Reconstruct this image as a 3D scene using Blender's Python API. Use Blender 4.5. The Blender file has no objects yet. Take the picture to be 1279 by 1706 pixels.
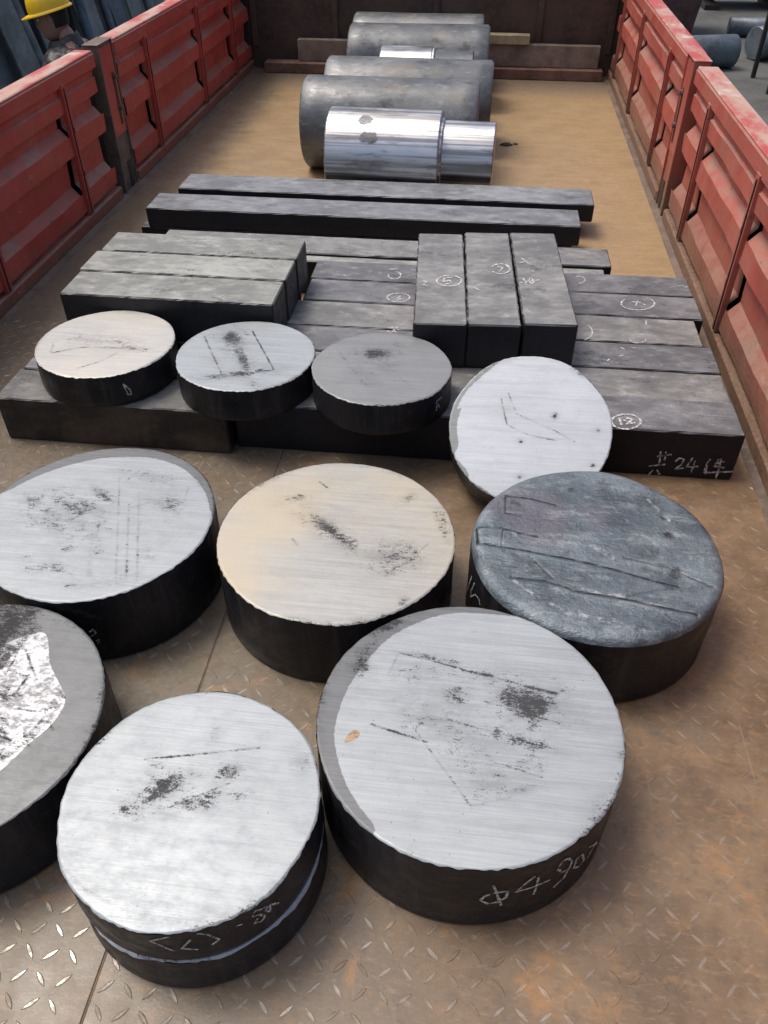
import bpy, bmesh, math, random
import numpy as np
from mathutils import Vector, Matrix
random.seed(7); RNG = np.random.default_rng(7)
R = math.radians
scene = bpy.context.scene
COL = scene.collection

# ------------------------------------------------------------------ camera
CAM_H = 1.275
cam_d = bpy.data.cameras.new('camera'); cam = bpy.data.objects.new('camera', cam_d); COL.objects.link(cam)
cam.location = (0, 0, CAM_H); cam.rotation_euler = (R(90 - 40.833), 0, R(6.619))
cam_d.sensor_fit = 'VERTICAL'; cam_d.sensor_height = 24.0; cam_d.lens = 1340.0 / 1706.0 * 24.0
cam_d.clip_start = 0.02; cam_d.clip_end = 500
scene.camera = cam
# ------------------------------------------------------------------ sky, sun, exposure
SUN = Vector((-0.42, 0.14, 1.0)).normalized()
SUN_EL = math.asin(SUN.z); SUN_AZ = math.atan2(SUN.x, SUN.y)
w = bpy.data.worlds.new('World'); scene.world = w; w.use_nodes = True
wn = w.node_tree.nodes; wl = w.node_tree.links
bg = wn['Background']; sky = wn.new('ShaderNodeTexSky'); sky.sky_type = 'NISHITA'; sky.sun_disc = False
sky.sun_elevation = SUN_EL; sky.sun_rotation = SUN_AZ; sky.air_density = 1.0; sky.dust_density = 6.0; sky.ozone_density = 0.6
wl.new(sky.outputs[0], bg.inputs[0]); bg.inputs[1].default_value = 0.135
sd = bpy.data.lights.new('sun', 'SUN'); sd.energy = 1.4; sd.angle = R(20); sd.color = (1.0, 0.955, 0.89)
sun = bpy.data.objects.new('sun', sd); COL.objects.link(sun); sun.rotation_euler = SUN.to_track_quat('Z', 'Y').to_euler()
vs = scene.view_settings; vs.view_transform = 'Standard'; vs.look = 'None'; vs.exposure = 0.38; vs.gamma = 1.0; vs.use_curve_mapping = False
scene.render.engine = 'CYCLES'

# ------------------------------------------------------------------ node helpers
class NT:
    def __init__(s, name):
        s.m = bpy.data.materials.new(name); s.m.use_nodes = True
        s.t = s.m.node_tree; s.n = s.t.nodes; s.l = s.t.links
        s.b = s.n['Principled BSDF']; s.out = s.n['Material Output']
        s.tc = s.n.new('ShaderNodeTexCoord'); s.geo = s.n.new('ShaderNodeNewGeometry'); s.oi = s.n.new('ShaderNodeObjectInfo')
    def put(s, sock, v):
        if isinstance(v, bpy.types.NodeSocket): s.l.new(v, sock)
        elif isinstance(v, (tuple, list)) and len(v) == 3 and sock.type == 'RGBA': sock.default_value = (*v, 1)
        else: sock.default_value = v
    def noise(s, scale=5, detail=4, rough=.55, vec=None, dist=0, stretch=None, rand=True, color=False):
        n = s.n.new('ShaderNodeTexNoise'); n.noise_dimensions = '3D'
        v = vec if vec is not None else s.tc.outputs['Object']
        if stretch:
            mp = s.n.new('ShaderNodeMapping'); s.l.new(v, mp.inputs['Vector']); mp.inputs['Scale'].default_value = stretch[:3]
            if len(stretch) > 3: mp.inputs['Rotation'].default_value = (0, 0, stretch[3])
            v = mp.outputs[0]
        if rand:
            va = s.n.new('ShaderNodeVectorMath'); va.operation = 'ADD'; s.l.new(v, va.inputs[0]); s.l.new(s.math('MULTIPLY', s.oi.outputs['Random'], 37.0), va.inputs[1]); v = va.outputs[0]
        s.l.new(v, n.inputs['Vector'])
        n.inputs['Scale'].default_value = scale; n.inputs['Detail'].default_value = min(detail, 5); n.inputs['Roughness'].default_value = rough; n.inputs['Distortion'].default_value = dist
        return n.outputs['Color' if color else 'Fac']
    def math(s, op, a, b=0.0, c=None, clamp=False):
        n = s.n.new('ShaderNodeMath'); n.operation = op; n.use_clamp = clamp
        s.put(n.inputs[0], a); s.put(n.inputs[1], b)
        if c is not None: s.put(n.inputs[2], c)
        return n.outputs[0]
    def ramp(s, v, lo, hi, a=0.0, b=1.0):
        n = s.n.new('ShaderNodeMapRange'); n.interpolation_type = 'SMOOTHSTEP'
        s.put(n.inputs[0], v); n.inputs[1].default_value = lo; n.inputs[2].default_value = hi; n.inputs[3].default_value = a; n.inputs[4].default_value = b
        return n.outputs[0]
    def mix(s, f, a, b, mode='MIX'):
        n = s.n.new('ShaderNodeMix'); n.data_type = 'RGBA'; n.blend_type = mode
        s.put(n.inputs[0], f); s.put(n.inputs[6], a); s.put(n.inputs[7], b)
        return n.outputs[2]
    def up(s):
        n = s.n.new('ShaderNodeSeparateXYZ'); s.l.new(s.geo.outputs['Normal'], n.inputs[0]); return n.outputs[2]
    def pos(s):
        n = s.n.new('ShaderNodeSeparateXYZ'); s.l.new(s.geo.outputs['Position'], n.inputs[0]); return n.outputs
    def attr(s, name):
        n = s.n.new('ShaderNodeAttribute'); n.attribute_name = name
        q = s.n.new('ShaderNodeSeparateColor'); s.l.new(n.outputs['Color'], q.inputs[0]); return q.outputs
    def bump(s, hgt, strength=.3, dist=.002):
        n = s.n.new('ShaderNodeBump'); s.put(n.inputs['Height'], hgt); n.inputs['Strength'].default_value = strength; n.inputs['Distance'].default_value = dist
        s.l.new(n.outputs[0], s.b.inputs['Normal'])
    def fin(s, col, rough=.5, metal=0.0, spec=None):
        s.put(s.b.inputs['Base Color'], col); s.put(s.b.inputs['Roughness'], rough); s.put(s.b.inputs['Metallic'], metal)
        if spec is not None: s.put(s.b.inputs['Specular IOR Level'], spec)
        return s.m

MAT = {}
# dark mill scale on rolled / forged bars, upward faces painted paler: sky reflection plus rubbed dusting
def scale_mat(name, dark, top_pale, amount, rough=.45, warm=None, side=False):
    m = NT(name)
    n1 = m.noise(4.0, 6, .68, stretch=(.8, 1.25, 1.25)); n2 = m.noise(24, 6, .74, stretch=(.75, 1.3, 1.3)); n3 = m.noise(150, 4, .75)
    c = m.mix(m.ramp(n1, .3, .7), dark, tuple(v * 1.7 for v in dark))
    if warm: c = m.mix(m.ramp(n1, .45, .65, 0, .85), c, warm)
    if side:  # vertical scale streaks round the rim of the discs
        c = m.mix(m.ramp(m.noise(30, 4, .65, stretch=(1, 1, .10)), .48, .66, 0, .85), c, (.030, .029, .034))
        c = m.mix(m.ramp(n2, .55, .66, 0, .7), c, (.048, .034, .024))
    up = m.ramp(m.up(), .55, .95)
    q = m.math('ADD', m.math('MULTIPLY', n1, .55), m.math('MULTIPLY', n2, .45))
    d = m.math('MULTIPLY', up, m.ramp(q, .38, .64, amount * .45, amount))
    c = m.mix(d, c, top_pale)
    spk = m.math('MULTIPLY', m.ramp(n2, .56, .68), m.math('MULTIPLY', up, m.ramp(n3, .46, .62)))
    c = m.mix(m.math('MULTIPLY', spk, .6), c, (.42, .43, .435))
    blot = m.ramp(m.math('ADD', m.math('MULTIPLY', m.noise(8, 5, .7, stretch=(.7, 1.3, 1.)), .7), m.math('MULTIPLY', n3, .3)), .53, .66, 0, .7)
    c = m.mix(blot, c, tuple(v * 1.5 for v in dark))
    scr = m.ramp(m.noise(70, 3, .6, stretch=(.04, 1.6, 1.6)), .66, .74, 0, .35)
    c = m.mix(m.math('MULTIPLY', scr, up), c, (.40, .40, .41))
    m.bump(m.math('ADD', m.math('MULTIPLY', n2, .7), m.math('MULTIPLY', n3, .35)), .5, .0025)
    MAT[name] = m.fin(c, m.ramp(n2, .25, .75, rough - .12, rough + .18), .0, .3)
scale_mat('bar_grey', (.013, .013, .0155), (.285, .285, .28), .92)
scale_mat('bar_dark', (.0085, .0085, .011), (.215, .218, .23), .9)
scale_mat('bar_pale', (.015, .015, .016), (.36, .37, .34), .95)
scale_mat('bar_brown', (.020, .018, .016), (.22, .225, .225), .85, warm=(.085, .066, .045))
scale_mat('bar_blue', (.011, .012, .015), (.27, .285, .305), .92)
scale_mat('disc_side', (.0085, .0085, .0105), (.05, .05, .055), .5, rough=.42, side=True)
def billet_mat():
    m = NT('billet_grey'); n1 = m.noise(3.6, 5, .62, stretch=(1, 1.4, 1.4)); n2 = m.noise(30, 6, .75, stretch=(.6, 1.3, 1.3)); n3 = m.noise(170, 3, .7)
    c = m.mix(m.ramp(n1, .36, .62), (.085, .095, .105), (.17, .175, .178))
    c = m.mix(m.ramp(m.noise(5, 5, .66), .52, .66, 0, .65), c, (.155, .135, .105))
    c = m.mix(m.ramp(n2, .54, .68, 0, .55), c, (.30, .305, .30))
    c = m.mix(m.ramp(m.noise(11, 6, .72), .55, .66, 0, .7), c, (.045, .046, .05))
    m.bump(m.math('ADD', n2, m.math('MULTIPLY', n3, .4)), .4, .003)
    MAT['billet_grey'] = m.fin(c, m.ramp(n2, .3, .7, .34, .6), .35, .5)
billet_mat()

def chalk_mat():
    m = NT('chalk'); n = m.noise(900, 2, .6, rand=False); n2 = m.noise(120, 2, .5, rand=False)
    tr = m.n.new('ShaderNodeBsdfTransparent'); mx = m.n.new('ShaderNodeMixShader')
    f = m.ramp(m.math('ADD', m.math('MULTIPLY', n, .6), m.math('MULTIPLY', n2, .4)), .42, .56)
    m.l.new(f, mx.inputs[0]); m.l.new(tr.outputs[0], mx.inputs[1]); m.l.new(m.b.outputs[0], mx.inputs[2]); m.l.new(mx.outputs[0], m.out.inputs['Surface'])
    MAT['chalk'] = m.fin((.62, .62, .60), .9)
chalk_mat()

# sawn disc faces: painted masks (R dirt, G unpolished, B warm/bright) broken up by grain
def face_mat(name, bright, grey, ang, warm=(.62, .52, .36), wamt=0.0, metal=.34, rough=.48, dirtc=(.028, .028, .03), patch=(.82, .83, .85), saw=.20):
    m = NT(name); a = m.attr('paint'); k = lambda f: tuple(v * f for v in bright)
    st = m.noise(60, 4, .65, stretch=(.10, 6.0, 1, ang)); st2 = m.noise(26, 5, .7, stretch=(.16, 3.0, 1, ang)); bl = m.noise(5, 6, .66); gr = m.noise(380, 3, .75); md = m.noise(34, 6, .78, stretch=(.8, 1.2, 1, ang))
    c = m.mix(m.ramp(st, .3, .7), k(1 - saw), bright)
    c = m.mix(m.ramp(bl, .36, .70, 0, .45), c, k(.74))
    c = m.mix(m.ramp(st2, .46, .68, 0, .40), c, k(.62))
    c = m.mix(m.ramp(md, .48, .70, 0, .20), c, k(.62))
    c = m.mix(m.ramp(gr, .54, .74, 0, .20), c, k(.58))
    if wamt: c = m.mix(m.ramp(m.noise(3.0, 3, .5), .34, .66, 0, wamt), c, warm)
    cg = m.mix(m.ramp(st, .3, .7), tuple(v * .72 for v in grey), grey)
    gm = m.ramp(m.math('ADD', a[1], m.math('MULTIPLY', m.math('SUBTRACT', m.noise(90, 5, .75), .5), .7)), .42, .58)
    c = m.mix(gm, c, cg)
    bm = m.ramp(m.math('ADD', a[2], m.math('MULTIPLY', m.math('SUBTRACT', m.noise(60, 4, .7), .5), .35)), .42, .58)
    c = m.mix(bm, c, m.mix(m.ramp(m.noise(38, 6, .8, stretch=(1, 1.6, 1, ang + 1.0)), .40, .60), tuple(v * .32 for v in patch), patch))
    g2 = m.math('ADD', m.math('MULTIPLY', m.math('SUBTRACT', gr, .5), 1.4), m.math('ADD', m.math('MULTIPLY', m.math('SUBTRACT', m.noise(120, 5, .8, stretch=(.6, 1.6, 1, ang)), .5), 2.2), m.math('MULTIPLY', m.math('SUBTRACT', m.noise(22, 5, .75), .5), 1.9)))
    av = a[0]
    dm = m.math('MULTIPLY', m.ramp(m.math('ADD', av, m.math('MULTIPLY', g2, m.ramp(av, .0, .12))), .34, .82), m.ramp(av, .03, .25))
    soft = m.math('MULTIPLY', av, m.ramp(m.noise(30, 6, .78, stretch=(.6, 1.4, 1, ang)), .34, .66, .10, .85))
    c = m.mix(m.math('MAXIMUM', m.math('MULTIPLY', dm, .92), m.math('MINIMUM', soft, .8)), c, dirtc)
    spk = m.math('MULTIPLY', m.ramp(m.noise(210, 1, .5), .72, .80, 0, .7), m.ramp(m.noise(7, 2, .5), .48, .64))
    c = m.mix(spk, c, dirtc)
    m.bump(m.math('ADD', m.math('MULTIPLY', st, .6), m.math('MULTIPLY', gr, .3)), .28, .0012)
    mm = m.math('MULTIPLY', m.math('SUBTRACT', 1.0, dm), metal)
    MAT[name] = m.fin(c, m.ramp(m.math('ADD', m.math('MULTIPLY', st, .4), m.math('MULTIPLY', md, .6)), .3, .7, rough - .10, rough + .16), mm, m.ramp(dm, 0, 1, .42, .08))
face_mat('face_bright', (.385, .418, .438), (.17, .178, .185), R(20), patch=(.36, .26, .16))
face_mat('face_warm', (.43, .435, .42), (.25, .24, .23), R(-14), warm=(.47, .405, .285), wamt=.72)  # warm reflected sheen put into the face colour as cream patches
face_mat('face_cream', (.53, .53, .51), (.3, .29, .28), R(-5), warm=(.53, .49, .41), wamt=.5)  # paler face, warm sheen painted in the same way
face_mat('face_white', (.50, .54, .58), (.24, .26, .27), R(40), metal=.15, saw=.12)
face_mat('face_dull', (.27, .28, .285), (.15, .15, .15), R(45), metal=.3, saw=.2)
face_mat('face_rough', (.18, .19, .195), (.1, .1, .1), R(60), metal=.4, patch=(.62, .64, .66))

def forged_mat():
    m = NT('forged'); a = m.attr('paint')
    n1 = m.noise(6, 6, .66); n2 = m.noise(42, 6, .75); n3 = m.noise(300, 3, .7); n4 = m.noise(16, 6, .74, stretch=(.55, 1.6, 1, R(-18)))
    c = m.mix(m.ramp(n1, .34, .66), (.07, .09, .108), (.15, .183, .208))
    c = m.mix(m.ramp(n4, .50, .66, 0, .65), c, (.245, .28, .30))
    c = m.mix(m.ramp(m.noise(11, 6, .74), .52, .64, 0, .65), c, (.045, .055, .068))
    c = m.mix(m.ramp(m.noise(5, 3, .5), .58, .7, 0, .45), c, (.13, .105, .135))
    c = m.mix(m.math('MULTIPLY', m.ramp(n2, .56, .68), m.ramp(n4, .52, .64, 0, .55)), c, (.33, .36, .38))
    hl = m.math('MULTIPLY', m.ramp(a[2], .1, .5), m.ramp(n2, .46, .60))
    c = m.mix(m.math('MULTIPLY', hl, .55), c, (.45, .475, .485))
    dm = m.math('MULTIPLY', m.ramp(a[0], .05, .3), m.ramp(m.math('ADD', a[0], m.math('MULTIPLY', m.math('SUBTRACT', n2, .5), 2.0)), .35, .85))
    c = m.mix(m.math('MULTIPLY', dm, .92), c, (.012, .012, .015))
    m.bump(m.math('ADD', m.math('ADD', m.math('MULTIPLY', n4, 1.0), m.math('MULTIPLY', n2, .6)), m.math('MULTIPLY', a[0], -.8)), 1.0, .007)
    MAT['forged'] = m.fin(c, m.ramp(n2, .3, .7, .30, .58), .3)
forged_mat()

# machined shaft: bright turned metal, reflected bands painted lengthwise into the colour
def turned_mat(name, col, rough):
    m = NT(name); n = m.noise(16, 3, .6, stretch=(.05, 3.2, 3.2)); b = m.noise(7, 5, .65); tr = m.noise(60, 2, .6, stretch=(6, .2, .2))
    c = m.mix(m.ramp(n, .38, .60), tuple(v * .42 for v in col), col)
    c = m.mix(m.ramp(m.noise(9, 5, .7, stretch=(.5, 2.0, 2.0)), .50, .64, 0, .7), c, (.20, .185, .178))
    m.bump(tr, .10, .0005)
    MAT[name] = m.fin(c, m.ramp(b, .3, .7, rough, rough + .16), 1.0)
turned_mat('turned', (.62, .63, .645), .34)
turned_mat('turned_soft', (.72, .73, .74), .28)

# bed floor
def floor_mat(name, worn):
    m = NT(name); W = m.geo.outputs['Position']; p = m.pos()
    n1 = m.noise(1.6, 5, .6, W, rand=False); n2 = m.noise(7, 6, .65, W, rand=False); n3 = m.noise(46, 5, .7, W, rand=False); n4 = m.noise(260, 3, .7, W, rand=False)
    ns = m.noise(7, 8, .74, W, stretch=(1, 1, 1), rand=False, dist=.8)
    steel = m.mix(m.ramp(n3, .3, .7), (.105, .088, .064), (.172, .146, .108))
    rust = m.mix(m.ramp(n2, .3, .7), (.118, .077, .045), (.198, .134, .080))
    ochre = m.mix(m.ramp(m.math('ADD', m.math('MULTIPLY', n3, .6), m.math('MULTIPLY', m.noise(18, 5, .75, W, stretch=(.35, 1.3, 1), rand=False), .4)), .36, .62), (.255, .175, .092), (.335, .232, .125))
    orange = (.33, .165, .055)
    # the plates carry more rust towards the right, sand and ochre rust towards the headboard
    kx = m.ramp(m.math('ADD', p[0], m.math('MULTIPLY', m.math('SUBTRACT', n1, .5), 1.6)), -.75, .35)
    c = m.mix(kx, steel, rust)
    ky = m.ramp(m.math('ADD', m.math('ADD', p[1], m.math('MULTIPLY', p[0], .55)), m.math('MULTIPLY', m.math('SUBTRACT', n2, .5), .7)), 1.75, 3.1)
    c = m.mix(ky, c, ochre)
    left = m.ramp(m.math('ADD', p[0], m.math('MULTIPLY', m.math('SUBTRACT', n2, .5), .16)), -1.36, -1.20, 1, 0)  # shade of the left wall put into the floor colour as a brown strip
    back = m.ramp(m.math('ADD', p[1], m.math('MULTIPLY', m.math('SUBTRACT', n2, .5), .5)), 5.25, 5.65)  # grey dirt by the headboard, its shade painted in with it
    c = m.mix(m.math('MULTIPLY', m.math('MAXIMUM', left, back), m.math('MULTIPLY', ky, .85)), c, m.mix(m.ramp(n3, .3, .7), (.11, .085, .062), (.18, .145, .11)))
    c = m.mix(m.math('MULTIPLY', m.ramp(ns, .55, .70), m.math('SUBTRACT', .62, m.math('MULTIPLY', ky, .4))), c, orange)
    fine = m.math('SUBTRACT', 1.0, m.math('MULTIPLY', ky, .72))
    c = m.mix(m.math('MULTIPLY', m.ramp(n3, .50, .70, 0, .45), fine), c, (.075, .060, .046))
    c = m.mix(m.ramp(m.noise(20, 6, .75, W, stretch=(1, 1.5, 1, .8), rand=False), .52, .68, 0, .45), c, (.27, .155, .07))
    c = m.mix(m.math('MULTIPLY', m.ramp(m.noise(90, 5, .75, W, stretch=(.5, 1.6, 1, .7), rand=False), .52, .68, 0, .4), fine), c, (.29, .235, .175))
    c = m.mix(m.math('MULTIPLY', m.ramp(m.math('ADD', m.math('MULTIPLY', m.noise(3.4, 5, .72, W, rand=False), .75), m.math('MULTIPLY', n3, .25)), .54, .66, 0, .5), m.math('SUBTRACT', 1.0, m.math('MULTIPLY', ky, .45))), c, (.10, .083, .068))
    c = m.mix(m.ramp(n4, .62, .78, 0, .35), c, (.34, .31, .27))
    c = m.mix(m.ramp(m.noise(40, 3, .6, W, stretch=(1.6, .05, 1), rand=False), .66, .74, 0, .30), c, (.30, .25, .19))
    c = m.mix(m.ramp(m.noise(26, 4, .65, W, stretch=(.08, 1.6, 1, .12), rand=False), .66, .73, 0, .35), c, (.07, .055, .042))
    rough = m.math('ADD', m.ramp(n2, .3, .7, .30, .50), m.math('MULTIPLY', kx, .08)); metal = 0.0
    if worn:
        wk = m.math('MULTIPLY', m.ramp(m.noise(8, 4, .65, W, rand=False), .40, .64), m.ramp(m.math('ADD', p[0], p[1]), -.55, 1.5, 1.0, .25))
        top = m.math('MULTIPLY', wk, m.ramp(n4, .3, .6, .5, 1.0))
        c = m.mix(m.math('MULTIPLY', top, .7), c, (.44, .425, .40)); metal = m.math('MULTIPLY', top, .65); rough = m.ramp(top, 0, 1, .5, .26)
    m.bump(m.math('ADD', m.math('MULTIPLY', n3, .6), m.math('MULTIPLY', n4, .35)), .35, .002)
    MAT[name] = m.fin(c, rough, metal, .5)
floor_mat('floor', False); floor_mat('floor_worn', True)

# red paint, dusty on ledges, scuffed to primer and rust
def paint_mat(name, red, dustc, damt, muck, mh):
    m = NT(name); W = m.geo.outputs['Position']; p = m.pos()
    n1 = m.noise(2.6, 6, .68, W, rand=False); n2 = m.noise(13, 7, .74, W, rand=False); n3 = m.noise(75, 5, .75, W, rand=False); nv = m.noise(11, 5, .7, W, stretch=(1, 1, .35), rand=False)
    c = m.mix(m.ramp(n1, .3, .7), tuple(v * .70 for v in red), red)
    c = m.mix(m.ramp(n2, .50, .68, 0, .35), c, (red[0] * .85, red[1] * 2.0, red[2] * 2.1))
    up = m.ramp(m.up(), .12, .75)
    film = m.ramp(m.math('ADD', m.math('MULTIPLY', n1, .55), m.math('MULTIPLY', nv, .45)), .36, .64, damt * .25, damt)
    c = m.mix(m.math('MAXIMUM', film, m.math('MULTIPLY', up, m.ramp(n2, .3, .62, .25, .9))), c, dustc)
    c = m.mix(m.math('MULTIPLY', up, m.ramp(n1, .48, .62, 0, .6)), c, (.27, .215, .16))
    low = m.ramp(m.math('ADD', p[2], m.math('MULTIPLY', m.math('SUBTRACT', n2, .5), .22)), .0, mh, muck, 0)
    c = m.mix(low, c, m.mix(m.ramp(n3, .35, .65), (.10, .066, .042), (.19, .13, .09)))
    c = m.mix(m.ramp(m.math('ADD', m.math('MULTIPLY', n2, .6), m.math('MULTIPLY', n3, .4)), .575, .66, 0, .8), c, (.05, .03, .023))
    c = m.mix(m.ramp(m.noise(26, 5, .75, W, stretch=(1, .4, 1), rand=False), .62, .70, 0, .55), c, (.34, .26, .20))
    m.bump(m.math('ADD', m.math('MULTIPLY', n3, .5), n2), .25, .003)
    MAT[name] = m.fin(c, m.ramp(n2, .3, .7, .40, .7), 0, .4)
paint_mat('red_left', (.56, .046, .036), (.26, .125, .085), .40, .8, .12)
paint_mat('red_right', (.50, .055, .040), (.31, .165, .12), .62, .95, .28)
def edge_mat():
    m = NT('red_edge'); W = m.geo.outputs['Position']
    n = m.noise(11, 6, .65, W, stretch=(1, .35, 1), rand=False); n3 = m.noise(90, 4, .7, W, rand=False)
    c = m.mix(m.ramp(n, .38, .62), (.40, .06, .05), (.44, .28, .22)); c = m.mix(m.ramp(n3, .6, .7, 0, .6), c, (.2, .13, .09))
    c = m.mix(m.ramp(m.noise(6, 3, .6, W, rand=False), .58, .66, 0, .8), c, (.50, .46, .42))
    MAT['red_edge'] = m.fin(c, .5)
edge_mat()
def plain(name, col, rough=.6, metal=0, var=.35, scale=12, rust=None, ramt=.5):
    m = NT(name); n = m.noise(scale, 6, .65); n2 = m.noise(scale * 7, 4, .65)
    c = m.mix(m.ramp(n, .3, .7), tuple(v * (1 - var) for v in col), tuple(min(v * (1 + var), 1) for v in col))
    if rust: c = m.mix(m.ramp(n2, .45, .7, 0, ramt), c, rust)
    m.bump(n2, .25, .002); MAT[name] = m.fin(c, rough, metal)
plain('rust_steel', (.115, .08, .06), .65, 0, .4, 9, (.19, .13, .095))
plain('headboard', (.052, .030, .022), .6, 0, .45, 5, (.095, .052, .034))
plain('black_steel', (.016, .013, .012), .55, 0, .4, 10, (.05, .032, .022))
plain('timber', (.21, .16, .125), .8, 0, .4, 7, (.17, .12, .08))
plain('timber_dark', (.15, .08, .058), .8, 0, .4, 7, (.25, .15, .105))
plain('yellow_wood', (.30, .25, .16), .75, 0, .3, 8, (.48, .37, .10))
plain('concrete', (.072, .075, .071), .8, 0, .3, 1.3, (.10, .10, .10))
plain('yard_steel', (.10, .125, .15), .45, .3, .4, 3, (.18, .2, .21))
plain('sheet_blue', (.055, .085, .12), .5, .2, .4, 3, (.15, .17, .18))
plain('sheet_grey', (.13, .15, .16), .5, .2, .4, 3, (.06, .07, .08))
plain('maroon', (.07, .035, .035), .6, 0, .4, 3, (.11, .06, .055))
plain('tyre', (.02, .02, .02), .8); plain('chassis', (.03, .03, .032), .6)
plain('skin', (.30, .165, .115), .55, 0, .12, 20); plain('jacket', (.032, .031, .032), .55, 0, .5, 9, (.10, .095, .095), .5)
plain('trousers', (.03, .033, .045), .85); plain('boots', (.02, .018, .016), .6); plain('hair', (.012, .01, .009), .6)
plain('hat_yellow', (.80, .50, .015), .35, 0, .08, 8, (.62, .36, .05), .35)
plain('white_bit', (.7, .69, .66), .8)
plain('sand_bit', (.42, .38, .32), .9)
plain('mud', (.03, .026, .022), .9)

# ------------------------------------------------------------------ object helpers
def obj(name, verts, faces, mat=None, parent=None, smooth=False):
    me = bpy.data.meshes.new(name); me.from_pydata([tuple(v) for v in verts], [], [tuple(f) for f in faces]); me.update()
    if smooth: me.polygons.foreach_set('use_smooth', [True] * len(me.polygons))
    return link(name, me, mat, parent)
def link(name, me, mat=None, parent=None):
    if mat is not None and not me.materials: me.materials.append(MAT[mat] if isinstance(mat, str) else mat)
    o = bpy.data.objects.new(name, me); COL.objects.link(o)
    if parent is not None: o.parent = parent
    return o
def tag(o, label, cat, group=None, kind=None):
    if label: o['label'] = label
    if cat: o['category'] = cat
    if group: o['group'] = group
    if kind: o['kind'] = kind
    return o
def thing(name, label, cat, loc=(0, 0, 0), rz=0, group=None):
    o = bpy.data.objects.new(name, None); COL.objects.link(o); o.empty_display_size = .05
    o.location = loc; o.rotation_euler = (0, 0, rz); return tag(o, label, cat, group)
def box_vf(x0, x1, y0, y1, z0, z1, ch=0.0):
    """chamfered box"""
    if ch <= 0:
        v = [(x, y, z) for z in (z0, z1) for y in (y0, y1) for x in (x0, x1)]
        return v, [(0, 2, 3, 1), (4, 5, 7, 6), (0, 1, 5, 4), (2, 6, 7, 3), (0, 4, 6, 2), (1, 3, 7, 5)]
    bm = bmesh.new(); bmesh.ops.create_cube(bm, size=1)
    for v in bm.verts: v.co = Vector(((x0 + x1) / 2 + v.co.x * (x1 - x0), (y0 + y1) / 2 + v.co.y * (y1 - y0), (z0 + z1) / 2 + v.co.z * (z1 - z0)))
    bmesh.ops.bevel(bm, geom=bm.edges[:], offset=ch, segments=1, affect='EDGES', profile=.5)
    bm.verts.index_update(); v = [tuple(q.co) for q in bm.verts]; f = [tuple(q.index for q in p.verts) for p in bm.faces]; bm.free(); return v, f
def box(name, x0, x1, y0, y1, z0, z1, mat, parent=None, ch=0.003):
    v, f = box_vf(x0, x1, y0, y1, z0, z1, ch); return obj(name, v, f, mat, parent)
class MB:
    def __init__(s): s.v = []; s.f = []
    def add(s, v, f): k = len(s.v); s.v += list(v); s.f += [tuple(i + k for i in q) for q in f]; return s
    def box(s, *a, ch=0.0): return s.add(*box_vf(*a, ch=ch))
    def build(s, name, mat, parent=None, smooth=False): return obj(name, s.v, s.f, mat, parent, smooth)
def tube(pts, rad, n=12, cap=True):
    v = []; f = []; pts = [Vector(p) for p in pts]
    for i, p in enumerate(pts):
        d = (pts[min(i + 1, len(pts) - 1)] - pts[max(i - 1, 0)]).normalized(); a = Vector((0, 0, 1)) if abs(d.z) < .9 else Vector((1, 0, 0))
        e = d.cross(a).normalized(); g = d.cross(e); r = rad[i] if isinstance(rad, (list, tuple)) else rad
        v += [p + e * r * math.cos(2 * math.pi * k / n) + g * r * math.sin(2 * math.pi * k / n) for k in range(n)]
    for i in range(len(pts) - 1):
        for k in range(n): f.append((i * n + k, i * n + (k + 1) % n, (i + 1) * n + (k + 1) % n, (i + 1) * n + k))
    if cap: f.append(tuple(range(n))); f.append(tuple(reversed(range(len(v) - n, len(v)))))
    return v, f
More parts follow.
